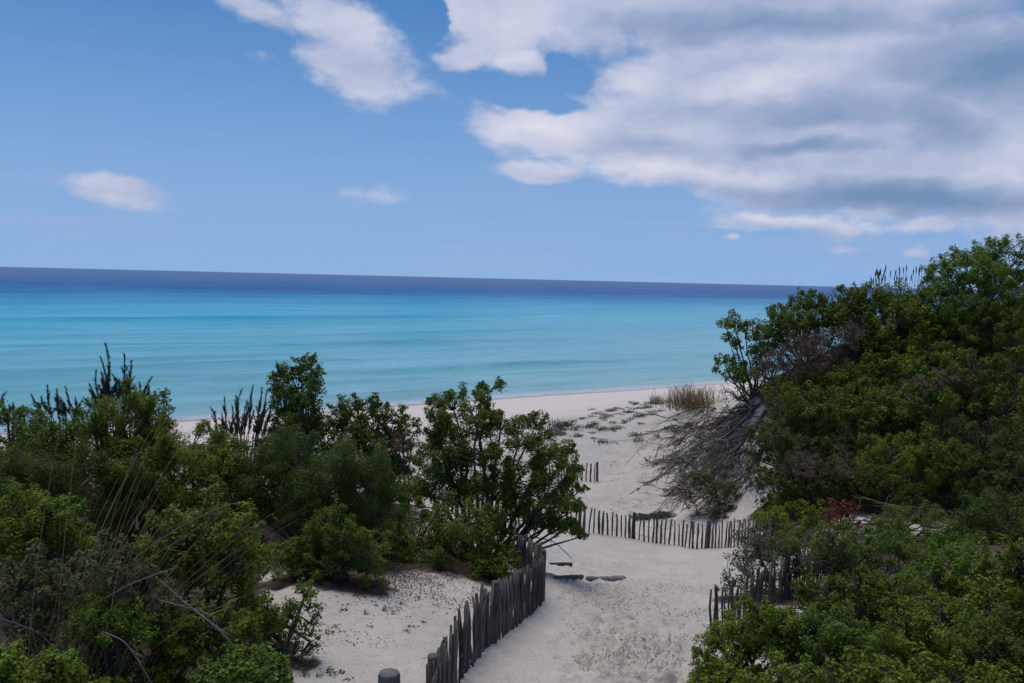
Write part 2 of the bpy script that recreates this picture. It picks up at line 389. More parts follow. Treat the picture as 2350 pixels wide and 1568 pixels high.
def spacing(lims):
    out = [lims[0][0]]
    for a, b, d0, d1 in lims:
        v = a
        while v < b - 1e-6:
            q = (v - a) / (b - a); v = min(v + d0 + (d1 - d0) * q, b); out.append(v)
    return np.array(out)
xs = spacing([(-400, -60, 60, 8), (-60, -12, 6, 0.5), (-12, -3.4, 0.4, 0.07), (-3.4, 6.4, 0.055, 0.055), (6.4, 14, 0.07, 0.4), (14, 60, 0.5, 6), (60, 600, 8, 80)])
ys = spacing([(-300, -10, 60, 4), (-10, 5, 2, 0.06), (5, 18, 0.045, 0.065), (18, 34, 0.065, 0.15), (34, 60, 0.16, 0.4), (60, 110, 0.5, 3), (110, 500, 6, 60)])
XX, YY = np.meshgrid(xs, ys)
ZZ = ground_base(XX, YY)
SS, TT = shore(XX, YY)
def dent(x, y, rx, ry, ang, depth, rim=0.35):
    i0, i1 = np.searchsorted(xs, (x - 3 * rx, x + 3 * rx)); j0, j1 = np.searchsorted(ys, (y - 3 * rx, y + 3 * rx))
    if i1 - i0 < 2 or j1 - j0 < 2: return
    a = XX[j0:j1, i0:i1] - x; b = YY[j0:j1, i0:i1] - y
    c, s_ = math.cos(ang), math.sin(ang)
    q = ((a * c + b * s_) / rx) ** 2 + ((-a * s_ + b * c) / ry) ** 2
    ZZ[j0:j1, i0:i1] += depth * (-np.exp(-q * 1.3) + rim * np.exp(-(np.sqrt(q) - 1.45) ** 2 * 5))
# trodden sand on the way down to the beach
for k in range(1900):
    u = random.random()
    px = random.gauss(1840, 120) if u < 0.75 else random.uniform(1560, 2080)
    py = 1620 + (2002 - 1620) * random.random() ** 0.8
    px += (py - 1800) * 0.12
    if px < 1640 and py > 1760: continue
    d = bearing(px * GW / 3000, py * GW / 3000)
    # rough range from the graded path
    Yq = np.interp(py, [1600, 1650, 1700, 1800, 1870, 2000], [26, 21, 17, 13, 11.4, 9.2])
    x = CAM[0] + d[0] / d[1] * Yq; y = Yq
    a = random.gauss(1.35, 0.5); sc = random.uniform(0.75, 1.25)
    dent(x, y, 0.105 * sc, 0.058 * sc, a, random.uniform(0.020, 0.055), 0.55)
for k in range(420):      # older, softened marks on the dune slope
    p = (random.uniform(1500, 2050), random.uniform(1300, 1480))
    Yq = np.interp(p[1], [1280, 1340, 1413, 1480], [40, 38, 34.6, 31]); d = bearing(p[0] * GW / 3000, p[1] * GW / 3000)
    dent(d[0] / d[1] * Yq, Yq, 0.22, 0.14, random.uniform(0, 3), random.uniform(0.02, 0.06))
for k in range(160):
    x, y = random.uniform(-3, 0.2), random.uniform(8, 12.5)
    dent(x, y, 0.12, 0.09, random.uniform(0, 3), random.uniform(0.004, 0.02))
# two smooth slide marks worn by the wind at the foot of the near fence
for (pa, pb, dep) in (((1660, 1860, 11.4), (1860, 1975, 9.6), 0.09), ((1640, 1920, 10.5), (1780, 1985, 9.4), 0.06)):
    A0, B0 = np.array(src(*pa)), np.array(src(*pb))
    for u in np.linspace(0, 1, 14):
        p = A0 + (B0 - A0) * u
        dent(p[0], p[1], 0.42, 0.16, math.atan2(B0[1] - A0[1], B0[0] - A0[0]), dep * 0.16 * math.sin(math.pi * (0.1 + 0.8 * u)), 0.5)

# ================================================================== where the shrubs stand (bearing, distance, half width, half height)
LT, RT, FR, FL = 'shrubs of the thicket left of the path', 'shrubs on the dune right of the path', 'shrubs in the near right corner', 'shrubs in the near left corner'
SHRUBS = [
 # name, label, group, leaf, distance, density, lobes
 ('evergreen_shrub', 'green shrub at the far left edge below the feathery shoots, against the sea', LT, 'leaf_mid', 14.5, 1.0,
  [(25, 1000, 62, 50), (105, 1005, 62, 45), (170, 985, 40, 30), (10, 1080, 80, 70), (100, 1075, 80)]),
 ('evergreen_shrub', 'rounded bright green shrub whose domed top reaches into the sea beneath the tallest feathery shoots', LT, 'leaf_fresh', 13.6, 1.05,
  [(272, 945, 70, 42), (340, 935, 42, 32), (215, 975, 50, 40), (292, 893, 17, 16), (376, 908, 13, 11), (300, 1000, 75, 55), (360, 975, 32, 40)]),
 ('evergreen_shrub', 'broad green shrub with lime flecks below the gap of beach on the left', LT, 'leaf_fresh', 12.8, 1.0,
  [(325, 1065, 85, 60), (430, 1030, 75, 50), (500, 1025, 50, 40), (410, 1100, 90, 60), (490, 1100, 70, 60)]),
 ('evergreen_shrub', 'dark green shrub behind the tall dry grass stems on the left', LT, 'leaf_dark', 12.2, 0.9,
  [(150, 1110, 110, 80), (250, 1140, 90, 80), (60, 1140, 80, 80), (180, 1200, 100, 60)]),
 ('upright_shrub', 'tall upright dark shrub with knobbly branch tips standing out against the sea', LT, 'leaf_mid', 16.5, 1.15,
  [(643, 858, 17, 24), (690, 840, 22, 24), (716, 832, 17, 17), (728, 860, 15, 14), (631, 870, 13, 12), (716, 888, 17, 13), (683, 880, 40, 34), (655, 905, 30, 26), (690, 925, 28, 26), (668, 950, 40, 34),
   (655, 990, 42, 36), (705, 985, 48, 36), (630, 1015, 34, 30)]),
 ('evergreen_shrub', 'pointed green shrub just right of the tall upright shrub, beach showing behind it', LT, 'leaf_mid', 17.5, 1.0,
  [(825, 925, 45, 24), (795, 945, 40, 24), (870, 950, 38, 24), (770, 985, 45, 30), (835, 990, 60, 40), (925, 938, 12, 12), (905, 965, 28, 22), (895, 1000, 40, 30), (948, 975, 16, 14), (800, 1035, 70, 45), (890, 1050, 50, 45)]),
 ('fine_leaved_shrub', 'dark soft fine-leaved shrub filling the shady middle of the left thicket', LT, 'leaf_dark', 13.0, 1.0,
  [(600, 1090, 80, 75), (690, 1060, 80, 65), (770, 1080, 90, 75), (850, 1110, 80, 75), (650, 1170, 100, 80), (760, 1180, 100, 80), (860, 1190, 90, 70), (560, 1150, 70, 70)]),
 ('evergreen_shrub', 'large open shrub with drooping branches in the middle of the picture, fence slats showing through', LT, 'leaf_mid', 15.2, 1.3,
  [(1040, 930, 48, 28), (1000, 955, 30, 24), (1122, 893, 32, 18), (1105, 920, 20, 20), (1090, 950, 45, 28), (1060, 990, 60, 34), (1150, 975, 42, 30), (1230, 972, 26, 20), (1190, 1010, 55, 38), (1275, 1030, 35, 22), (1240, 1050, 48, 34),
   (1110, 1050, 70, 45), (1020, 1050, 55, 40), (1180, 1090, 65, 45), (1310, 1070, 28, 18), (1290, 1100, 42, 28), (1240, 1140, 58, 30), (1130, 1130, 65, 40), (1320, 1165, 24, 18), (1290, 1150, 36, 24), (1050, 1120, 60, 45), (1190, 1170, 48, 28),
   (1262, 1195, 30, 26), (1330, 1228, 19, 22), (985, 1120, 60, 50), (1310, 1195, 24, 12), (1160, 1215, 48, 28), (1085, 1225, 50, 30), (1225, 1195, 38, 28), (1290, 1215, 26, 18), (1335, 1120, 16, 12), (1010, 1010, 40, 28)]),
 ('evergreen_shrub', 'mid green shrub overhanging the leaf-strewn sand beside the large open shrub', LT, 'leaf_mid', 13.2, 1.0,
  [(960, 1215, 75, 48), (1050, 1200, 70, 42), (905, 1245, 45, 36), (980, 1270, 55, 35), (1120, 1210, 45, 35), (930, 1285, 46, 26), (880, 1265, 40, 30), (1040, 1265, 46, 28)]),
 ('evergreen_shrub', 'small leafy green shrub tucked behind the near slatted fence', LT, 'leaf_fresh', 12.9, 1.1,
  [(1110, 1295, 52, 32), (1080, 1320, 36, 24), (1145, 1310, 34, 30), (1160, 1265, 30, 18)]),
 ('evergreen_shrub', 'bright domed shrub above the arching pale branches on the left', FL, 'leaf_fresh', 9.6, 1.05,
  [(470, 1205, 95, 40), (400, 1225, 60, 40), (540, 1225, 55, 40), (430, 1275, 85, 45), (540, 1275, 60, 40), (350, 1270, 40, 35)]),
 ('evergreen_shrub', 'loose green shrub with a light pointed spray, above the left sand patch', FL, 'leaf_mid', 11.4, 0.95,
  [(752, 1205, 36, 28), (775, 1172, 18, 18), (715, 1235, 36, 28), (680, 1265, 42, 32), (640, 1290, 40, 30), (740, 1260, 46, 40), (720, 1300, 50, 30), (805, 1262, 46, 34), (845, 1245, 45, 34), (790, 1225, 40, 30)]),
 ('evergreen_shrub', 'sprig of green leaves hanging over the pale sand on the left', FL, 'leaf_mid', 8.8, 0.9,
  [(700, 1362, 26, 24), (672, 1395, 20, 16), (640, 1420, 34, 26), (600, 1440, 42, 30), (615, 1395, 26, 22)]),
 ('evergreen_shrub', 'bright green tuft of shrub above the bleached arching twig at lower left', FL, 'leaf_fresh', 7.9, 1.0,
  [(235, 1405, 62, 36), (290, 1420, 40, 30), (200, 1440, 46, 34), (270, 1465, 60, 40)]),
 ('evergreen_shrub', 'low mid green shrub between the pale twigs and the left sand', FL, 'leaf_mid', 8.3, 1.0,
  [(420, 1425, 60, 32), (490, 1430, 65, 36), (555, 1450, 45, 36), (450, 1475, 70, 36), (370, 1450, 36, 30)]),
 ('evergreen_shrub', 'green shrub spreading onto the sand at the lower edge, left', FL, 'leaf_mid', 7.2, 1.05,
  [(585, 1520, 60, 34), (530, 1545, 60, 40), (625, 1540, 34, 30), (480, 1560, 46, 30), (570, 1580, 70, 40)]),
 ('evergreen_shrub', 'bright green shrub in the lower left corner', FL, 'leaf_fresh', 6.6, 1.05,
  [(60, 1535, 75, 32), (125, 1515, 36, 24), (20, 1560, 60, 40), (110, 1570, 70, 40), (180, 1590, 60, 30)]),
 ('evergreen_shrub', 'green shrub at the left edge halfway down, behind dry grass', FL, 'leaf_fresh', 9.8, 1.0,
  [(85, 1150, 62, 34), (30, 1165, 55, 40), (130, 1180, 50, 36), (40, 1230, 80, 50), (120, 1250, 70, 50)]),
 ('evergreen_shrub', 'shady olive shrub full of dry stems at the lower left edge', FL, 'leaf_olive', 8.2, 0.7,
  [(40, 1330, 70, 50), (140, 1330, 70, 50), (240, 1310, 70, 50), (330, 1340, 60, 40), (60, 1430, 60, 40)]),
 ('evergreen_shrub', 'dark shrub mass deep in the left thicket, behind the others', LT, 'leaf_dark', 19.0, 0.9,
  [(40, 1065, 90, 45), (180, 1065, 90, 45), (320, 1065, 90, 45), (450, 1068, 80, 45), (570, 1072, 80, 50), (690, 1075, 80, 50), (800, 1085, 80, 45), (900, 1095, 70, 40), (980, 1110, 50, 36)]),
 ('bare_shrub', 'small reddish brown leafless shrub in a gap of the left thicket before the beach', None, 'leaf_brown', 16.8, 0.6,
  [(925, 1012, 30, 20), (915, 1030, 24, 16), (945, 1020, 22, 14)]),
 # ---- the dune on the right
 ('twisted_shrub', 'gnarled open shrub at the outer left tip of the right dune, sea showing through', RT, 'leaf_mid', 34.0, 1.0,
  [(1685, 735, 34, 16), (1665, 745, 20, 12), (1710, 755, 24, 18), (1735, 775, 26, 20), (1672, 775, 16, 12), (1690, 790, 20, 14), (1660, 828, 26, 13), (1690, 845, 40, 22), (1745, 810, 32, 24), (1645, 850, 12, 9), (1725, 850, 30, 24), (1690, 870, 30, 14), (1765, 770, 22, 20)]),
 ('twiggy_shrub', 'grey leafless twigs under the gnarled shrub at the top of the bare slope', RT, 'leaf_grey', 33.6, 0.10,
  [(1695, 905, 42, 30), (1738, 885, 42, 32), (1725, 940, 42, 30), (1765, 915, 38, 34), (1680, 940, 30, 22)]),
 ('evergreen_shrub', 'green shrub with a knobbed tip on the horizon line, foremost left of the dune skyline', RT, 'leaf_mid', 35.0, 1.05,
  [(1852, 676, 24, 14), (1835, 700, 38, 24), (1790, 728, 42, 28), (1880, 700, 40, 26), (1830, 745, 55, 36), (1775, 760, 40, 30), (1900, 740, 45, 34)]),
 ('evergreen_shrub', 'rounded green shrub crossing the horizon left of the grass seed heads', RT, 'leaf_mid', 34.0, 1.05,
  [(1945, 672, 40, 20), (1920, 700, 40, 30), (1985, 690, 40, 28), (1960, 735, 55, 40), (1975, 665, 20, 12)]),
 ('evergreen_shrub', 'broad bright green shrub right below the grass seed heads', RT, 'leaf_fresh', 32.5, 1.05,
  [(2060, 680, 55, 26), (2020, 705, 50, 30), (2110, 690, 45, 35), (2060, 735, 70, 40), (2010, 770, 50, 40), (2120, 750, 60, 45)]),
 ('evergreen_shrub', 'highest shrub of the right dune, its knob topping the skyline', RT, 'leaf_fresh', 31.5, 1.05,
  [(2287, 560, 20, 15), (2275, 585, 40, 26), (2215, 600, 45, 26), (2180, 625, 45, 30), (2340, 580, 40, 26), (2250, 640, 65, 40), (2330, 640, 55, 45), (2165, 665, 45, 34)]),
 ('evergreen_shrub', 'green shrub at the right edge of the picture, just under the skyline', RT, 'leaf_mid', 30.0, 1.0,
  [(2300, 700, 65, 40), (2350, 720, 55, 50), (2230, 715, 60, 36), (2280, 760, 75, 50), (2180, 745, 50, 40)]),
 ('evergreen_shrub', 'shrub on the dune between the bare brown shrub and the skyline shrubs', RT, 'leaf_fresh', 31.0, 1.0,
  [(2130, 810, 65, 36), (2060, 815, 55, 36), (2190, 830, 60, 40), (2110, 855, 75, 45), (2010, 850, 50, 40)]),
 ('bare_shrub', 'brown leafless shrub slanting across the upper dune', RT, 'leaf_brown', 31.6, 0.85,
  [(1800, 830, 50, 34), (1850, 805, 58, 34), (1905, 785, 52, 32), (1950, 765, 40, 26), (1770, 862, 46, 34), (1835, 852, 55, 32), (1900, 830, 50, 30)]),
 ('bare_shrub', 'purple-grey twiggy shrub in the lower part of the right dune thicket', RT, 'leaf_brown', 25.6, 0.7,
  [(1845, 1068, 45, 34), (1895, 1085, 50, 30), (1950, 1060, 45, 28), (1870, 1120, 50, 30), (2000, 1105, 40, 26)]),
 ('bare_shrub', 'dry brownish shrub among the green ones near the right edge of the dune', RT, 'leaf_brown', 29.6, 0.6,
  [(2170, 872, 40, 22), (2215, 885, 36, 22), (2130, 885, 32, 20)]),
 ('evergreen_shrub', 'green shrub directly below the brown leafless shrub', RT, 'leaf_fresh', 31.5, 1.0,
  [(1850, 890, 65, 32), (1800, 905, 40, 26), (1920, 870, 60, 34), (1960, 890, 55, 40), (1880, 930, 70, 40)]),
 ('evergreen_shrub', 'mid green shrub in the heart of the right dune thicket', RT, 'leaf_mid', 29.0, 1.0,
  [(2060, 920, 70, 40), (2000, 945, 60, 40), (2130, 920, 65, 45), (2060, 970, 80, 45), (1960, 970, 50, 40)]),
 ('evergreen_shrub', 'green shrub at the right edge level with the shoreline', RT, 'leaf_mid', 28.0, 1.0,
  [(2250, 860, 75, 45), (2330, 850, 60, 50), (2210, 910, 70, 45), (2300, 930, 80, 55)]),
 ('evergreen_shrub', 'dark green shrub low on the dune beside the bare sandy slope', RT, 'leaf_dark', 30.0, 0.95,
  [(1800, 960, 45, 34), (1860, 980, 60, 40), (1780, 1010, 40, 36), (1850, 1040, 70, 45), (1920, 1020, 55, 45), (1740, 1040, 30, 34), (1750, 1000, 34, 34), (1752, 1085, 40, 40), (1745, 1135, 40, 34)]),
 ('evergreen_shrub', 'light flecked green shrub in the lower middle of the right dune', RT, 'leaf_fresh', 27.5, 1.0,
  [(2040, 1045, 75, 45), (2130, 1030, 75, 45), (1980, 1080, 60, 40), (2080, 1095, 80, 45), (2170, 1080, 60, 45)]),
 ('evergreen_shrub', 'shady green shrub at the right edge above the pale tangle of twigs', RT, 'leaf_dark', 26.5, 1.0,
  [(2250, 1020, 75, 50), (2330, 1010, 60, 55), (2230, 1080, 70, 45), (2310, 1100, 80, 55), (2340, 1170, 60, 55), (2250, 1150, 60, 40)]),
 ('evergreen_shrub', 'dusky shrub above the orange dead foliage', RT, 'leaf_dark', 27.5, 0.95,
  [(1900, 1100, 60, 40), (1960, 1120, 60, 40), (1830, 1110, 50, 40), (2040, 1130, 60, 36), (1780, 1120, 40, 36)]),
 ('evergreen_shrub', 'small light green shrub left of the orange dead foliage', RT, 'leaf_fresh', 24.5, 1.0,
  [(1810, 1160, 42, 24), (1770, 1180, 36, 24), (1850, 1185, 46, 28), (1800, 1205, 50, 24)]),
 ('rust_shrub', 'shrub of orange-brown dead foliage at the foot of the right dune', None, 'leaf_rust', 21.5, 0.8,
  [(1935, 1168, 30, 20), (1902, 1185, 24, 15), (1945, 1198, 24, 16), (1918, 1218, 20, 16)]),
 ('evergreen_shrub', 'thin yellowish green shrub trailing down the bare sandy slope', RT, 'leaf_olive', 29.3, 0.6,
  [(1640, 1105, 46, 28), (1600, 1090, 24, 16), (1690, 1140, 34, 30), (1650, 1170, 36, 28), (1630, 1215, 22, 24), (1720, 1180, 30, 30), (1690, 1215, 26, 24)]),
 ('evergreen_shrub', 'green shrub under the dark overhang by the right fence', RT, 'leaf_mid', 20.5, 0.85,
  [(2110, 1190, 60, 30), (2040, 1200, 36, 22), (2060, 1235, 50, 22), (2150, 1230, 40, 22), (2185, 1252, 50, 28), (2235, 1240, 44, 28)]),
 ('twiggy_shrub', 'sparse grey twiggy shrub behind the right fence end', RT, 'leaf_olive', 15.0, 0.40,
  [(1710, 1300, 50, 40), (1770, 1270, 60, 45), (1850, 1280, 70, 45), (1730, 1230, 40, 30), (1930, 1270, 60, 45), (1680, 1340, 26, 28)]),
 ('twiggy_shrub', 'thin dusky green shrub crowding the right fence', RT, 'leaf_mid', 15.6, 0.75,
  [(1985, 1235, 55, 32), (1905, 1240, 50, 32), (2130, 1270, 60, 32), (2205, 1275, 50, 28), (2060, 1260, 50, 28), (1800, 1320, 55, 36), (1890, 1290, 60, 40), (1970, 1280, 65, 40), (2060, 1300, 60, 36), (1960, 1330, 60, 34), (1850, 1240, 50, 34), (2120, 1320, 50, 36), (1740, 1360, 40, 30)]),
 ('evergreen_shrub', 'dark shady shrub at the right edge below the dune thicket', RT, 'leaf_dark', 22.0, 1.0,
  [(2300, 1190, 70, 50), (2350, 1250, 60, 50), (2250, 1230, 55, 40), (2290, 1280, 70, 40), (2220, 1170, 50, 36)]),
 # ---- near right corner
 ('evergreen_shrub', 'light green shrub standing up at the right before the pale tangle of twigs', FR, 'leaf_fresh', 11.2, 1.0,
  [(2255, 1285, 44, 30), (2185, 1295, 50, 30), (2150, 1330, 50, 34), (2235, 1320, 40, 30), (2190, 1365, 70, 40), (2110, 1370, 50, 30)]),
 ('evergreen_shrub', 'bright shrub at the right edge of the near corner', FR, 'leaf_fresh', 10.0, 1.0,
  [(2345, 1268, 46, 34), (2330, 1320, 42, 26), (2290, 1350, 50, 34), (2340, 1370, 55, 45), (2280, 1400, 60, 40)]),
 ('evergreen_shrub', 'mid green shrub covering the right fence', FR, 'leaf_mid', 10.4, 0.95,
  [(1900, 1350, 50, 26), (1980, 1345, 60, 30), (2050, 1350, 50, 30), (1860, 1385, 50, 30), (1950, 1395, 75, 36), (2050, 1400, 60, 36)]),
 ('evergreen_shrub', 'bright green shrub leaning out over the sandy path at the lower right', FR, 'leaf_fresh', 8.6, 1.0,
  [(1745, 1400, 46, 28), (1700, 1440, 60, 36), (1660, 1480, 46, 34), (1615, 1500, 28, 26), (1740, 1470, 70, 45), (1680, 1530, 60, 40), (1610, 1530, 20, 14), (1790, 1430, 40, 34)]),
 ('evergreen_shrub', 'green shrub in the lower right, second in from the path', FR, 'leaf_mid', 8.8, 1.0,
  [(1860, 1440, 60, 34), (1930, 1440, 65, 36), (1820, 1480, 60, 40), (1910, 1500, 80, 45), (2000, 1480, 60, 40)]),
 ('evergreen_shrub', 'fresh green shrub midway across the near right corner', FR, 'leaf_fresh', 9.0, 1.0,
  [(2080, 1440, 65, 36), (2160, 1430, 60, 38), (2110, 1490, 80, 45), (2210, 1470, 60, 40)]),
 ('evergreen_shrub', 'shrub at the right edge, lower corner, with dark gaps between its clumps', FR, 'leaf_mid', 8.4, 1.0,
  [(2290, 1450, 60, 38), (2340, 1480, 60, 50), (2250, 1510, 70, 42), (2330, 1550, 70, 45)]),
 ('evergreen_shrub', 'low green shrub along the bottom edge nearest the path on the right', FR, 'leaf_fresh', 7.4, 1.0,
  [(1730, 1575, 70, 40), (1830, 1560, 70, 40), (1640, 1590, 50, 30), (1900, 1580, 60, 40)]),
 ('evergreen_shrub', 'bright flecked shrub along the bottom edge in the lower right', FR, 'leaf_fresh', 7.2, 1.05,
  [(2000, 1550, 70, 36), (2090, 1555, 70, 40), (2180, 1560, 60, 40), (2040, 1590, 80, 36), (2140, 1600, 80, 36), (2260, 1590, 60, 36)]),
]
FPR = FPX
def lobe_world(l, Y0, jit):
    px, py, rx = l[:3]; ry = l[3] if len(l) > 3 else rx
    Y = Y0 + jit
    c = at(px, py, Y); k = np.linalg.norm(c - CAM) / FPR
    return c, np.array((rx * k, max(rx, ry) * k * 1.05, ry * k))
prs = np.random.default_rng(5)
LOBES = []
for sh_ in SHRUBS:
    L = []
    for l in sh_[6]:
        Yl = hillY(l[1]) if (sh_[2] == RT and l[0] > 1775 and sh_[4] > 23.5 and sh_[0] != 'bare_shrub') else sh_[4]
        c, r = lobe_world(l, Yl, prs.uniform(-0.03, 0.03) * Yl)
        L.append((c, r * (1.24 if 'large open' in sh_[1] else 1.08)))
    LOBES.append(L)
# leafy skirts: most of these shrubs are green down to the ground
OPEN = ('twisted_shrub', 'bare_shrub', 'twiggy_shrub', 'rust_shrub')
SKIRT = []
for sh_, L in zip(SHRUBS, LOBES):
    K = []
    if sh_[0] not in OPEN and 'large open' not in sh_[1] :
        for c, r in L:
            z = c[2] - 1.15 * r[2]; g0 = gz(c[0], c[1])
            n = 0
            while z > g0 + 0.38 * r[2] and n < 6:
                rr = r * prs.uniform(0.85, 1.1); rr[2] = min(rr[2], 0.8 * rr[0]) if rr[0] > 0.25 else rr[2]
                cc = np.array((c[0] + prs.normal() * 0.25 * r[0], c[1] + abs(prs.normal()) * 0.35 * r[1], z))
                if all(np.linalg.norm((cc - q[0]) / (q[1] + 1e-6)) > 0.75 for q in K): K.append((cc, rr))
                z -= 1.3 * rr[2]; n += 1
    SKIRT.append(K)

# ================================================================== sand sheet
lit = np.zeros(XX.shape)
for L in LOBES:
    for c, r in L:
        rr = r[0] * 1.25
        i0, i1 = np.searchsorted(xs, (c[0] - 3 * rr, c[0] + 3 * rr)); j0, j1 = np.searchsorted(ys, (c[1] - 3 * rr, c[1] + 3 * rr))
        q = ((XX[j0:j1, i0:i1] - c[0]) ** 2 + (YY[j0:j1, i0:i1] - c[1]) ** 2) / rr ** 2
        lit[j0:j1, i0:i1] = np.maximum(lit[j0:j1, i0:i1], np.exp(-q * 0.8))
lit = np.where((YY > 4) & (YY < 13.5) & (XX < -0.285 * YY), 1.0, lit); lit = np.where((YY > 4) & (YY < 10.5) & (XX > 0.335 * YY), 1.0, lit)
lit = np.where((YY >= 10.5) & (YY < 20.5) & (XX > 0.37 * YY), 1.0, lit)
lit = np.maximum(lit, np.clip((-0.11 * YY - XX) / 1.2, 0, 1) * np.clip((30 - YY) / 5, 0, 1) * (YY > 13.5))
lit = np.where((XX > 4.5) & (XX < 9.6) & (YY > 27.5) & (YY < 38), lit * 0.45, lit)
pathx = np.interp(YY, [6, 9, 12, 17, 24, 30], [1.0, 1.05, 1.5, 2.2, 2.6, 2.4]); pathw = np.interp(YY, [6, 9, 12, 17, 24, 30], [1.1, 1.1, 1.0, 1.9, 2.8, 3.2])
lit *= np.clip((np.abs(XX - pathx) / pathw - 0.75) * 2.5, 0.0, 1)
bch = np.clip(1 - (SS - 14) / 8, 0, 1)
m, nd, out, N = material('sand')
geo = nd('ShaderNodeNewGeometry'); pos = geo.outputs['Position']
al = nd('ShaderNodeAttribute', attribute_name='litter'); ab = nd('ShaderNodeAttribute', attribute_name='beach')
n1 = nd('ShaderNodeTexNoise', {'Vector': pos, 'Scale': 1.1, 'Detail': 6.0, 'Roughness': 0.6})
n2 = nd('ShaderNodeTexNoise', {'Vector': pos, 'Scale': 26.0, 'Detail': 5.0, 'Roughness': 0.7})
n3 = nd('ShaderNodeTexNoise', {'Vector': pos, 'Scale': 5.5, 'Detail': 5.0, 'Roughness': 0.65})
c = ramp(nd, n1.outputs[0], [(0.3, (0.520, 0.468, 0.418)), (0.7, (0.645, 0.583, 0.522))])
c = mixc(nd, sstep(nd, n2.outputs[0], 0.50, 0.72, 0.0, 0.55), c, (0.27, 0.235, 0.205))
c = mixc(nd, ab.outputs['Fac'], c, ramp(nd, n3.outputs[0], [(0.3, (0.70, 0.605, 0.545)), (0.7, (0.76, 0.665, 0.605))]))  # paler, pinker beach sand; its sunlit brightness is painted into this colour
sepz = nd('ShaderNodeSeparateXYZ', {0: pos})
wet = sstep(nd, mth(nd, 'MULTIPLY_ADD', n1.outputs[0], 0.16, sepz.outputs[2]), 0.34, 0.15)
c = mixc(nd, wet, c, (0.36, 0.325, 0.315))
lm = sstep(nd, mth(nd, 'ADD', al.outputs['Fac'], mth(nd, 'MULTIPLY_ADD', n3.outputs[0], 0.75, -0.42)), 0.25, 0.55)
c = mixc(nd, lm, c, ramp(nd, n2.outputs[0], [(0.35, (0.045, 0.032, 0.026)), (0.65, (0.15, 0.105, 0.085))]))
bh = mth(nd, 'MULTIPLY_ADD', n2.outputs[0], 0.35, n3.outputs[0])
n4 = nd('ShaderNodeTexNoise', {'Vector': pos, 'Scale': 12.0, 'Detail': 4.0, 'Roughness': 0.6})
bh = mth(nd, 'MULTIPLY_ADD', n4.outputs[0], 0.6, bh)
b = nd('ShaderNodeBump', {'Height': bh, 'Strength': 0.8, 'Distance': 0.07})
p = nd('ShaderNodeBsdfPrincipled', {'Base Color': c, 'Roughness': mth(nd, 'MULTIPLY_ADD', wet, -0.5, 0.95), 'Normal': b.outputs[0]})
p.inputs['Specular IOR Level'].default_value = 0.15
N.links.new(p.outputs[0], out.inputs[0]); M['sand'] = m
nx, ny = len(xs), len(ys)
ii = (np.arange(ny - 1)[:, None] * nx + np.arange(nx - 1)[None]).ravel()
TF = np.stack((ii, ii + 1, ii + nx + 1, ii + nx), 1)
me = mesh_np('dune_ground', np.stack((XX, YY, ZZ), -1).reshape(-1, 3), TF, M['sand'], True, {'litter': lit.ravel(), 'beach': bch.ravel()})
tag(link_mesh('dune_ground', me), 'pale trodden sand of the dunes and the beach', None, None, 'structure')

# ================================================================== sea
sp = spacing([(-3, 60, 0.35, 0.5), (60, 260, 0.6, 2.0), (260, 1500, 4, 60), (1500, 60000, 120, 9000)])      # metres off shore
tp = spacing([(-60000, -600, 12000, 90), (-600, -150, 40, 5), (-150, 350, 3.0, 4.0), (350, 1500, 6, 90), (1500, 60000, 150, 12000)])
DD, T2 = np.meshgrid(sp, tp)
SX = S0[0] + T2 * ST[0] - DD * SN[0]; SY = S0[1] + T2 * ST[1] - DD * SN[1]
zw = np.zeros(DD.shape)
def swell(d0, t0, t1, hgt, wid, wob):
    """one low swell line coming in parallel to the beach"""
    cd = d0 + hash_noise(T2, T2 * 0, 0.02, wob) * 5.0 + hash_noise(T2, T2 * 0, 0.07, wob + 3) * 1.2
    q = (DD - cd) / wid
    prof = np.where(q < 0, np.exp(-(q * 1.9) ** 2), np.exp(-(q * 0.8) ** 2))       # steeper on the shore side
    en = 1 / (1 + np.exp(-(T2 - t0) / 5)) * 1 / (1 + np.exp((T2 - t1) / 5))
    return prof * en * hgt * (0.75 + hash_noise(T2, T2 * 0, 0.05, wob + 7))
for a in ((13, -60, 30, .22, 1.6, 1), (21.5, -34, 28, .36, 2.0, 2), (6, -50, 60, .10, 1.0, 3), (33, -70, 10, .22, 2.4, 4), (42, -20, 30, .20, 2.2, 5), (55, -30, 32, .40, 3.0, 6), (61, -95, -10, .28, 3.0, 7), (75, 20, 70, .30, 3.2, 11),
          (80, -60, 5, .24, 3.0, 8), (98, -120, -20, .26, 3.4, 9), (125, -40, 90, .22, 4, 10), (29, 35, 90, .16, 1.8, 12), (47, -75, -35, .22, 2.4, 13)):
    zw += swell(*a) * 1.5
zw += np.clip(1 - DD / 500, 0, 1) * (hash_noise(T2, DD, 0.11, 21) * 0.05 + hash_noise(T2 * 0.35, DD, 0.55, 22) * 0.05) * np.clip(DD / 8, 0, 1)
m, nd, out, N = material('sea_water')
geo = nd('ShaderNodeNewGeometry'); pos = geo.outputs['Position']
dot = nd('ShaderNodeVectorMath', {0: pos, 1: (-SN[0], -SN[1], 0)}, operation='DOT_PRODUCT').outputs['Value']
dott = nd('ShaderNodeVectorMath', {0: pos, 1: (ST[0], ST[1], 0)}, operation='DOT_PRODUCT').outputs['Value']
off0 = float(-(S0 @ -SN))
d = mth(nd, 'ADD', dot, off0)
sc = nd('ShaderNodeCombineXYZ', {0: mth(nd, 'MULTIPLY', dott, 0.0045), 1: mth(nd, 'MULTIPLY', d, 0.012)})
big = nd('ShaderNodeTexNoise', {'Vector': sc.outputs[0], 'Scale': 1.0, 'Detail': 5.0, 'Roughness': 0.6})
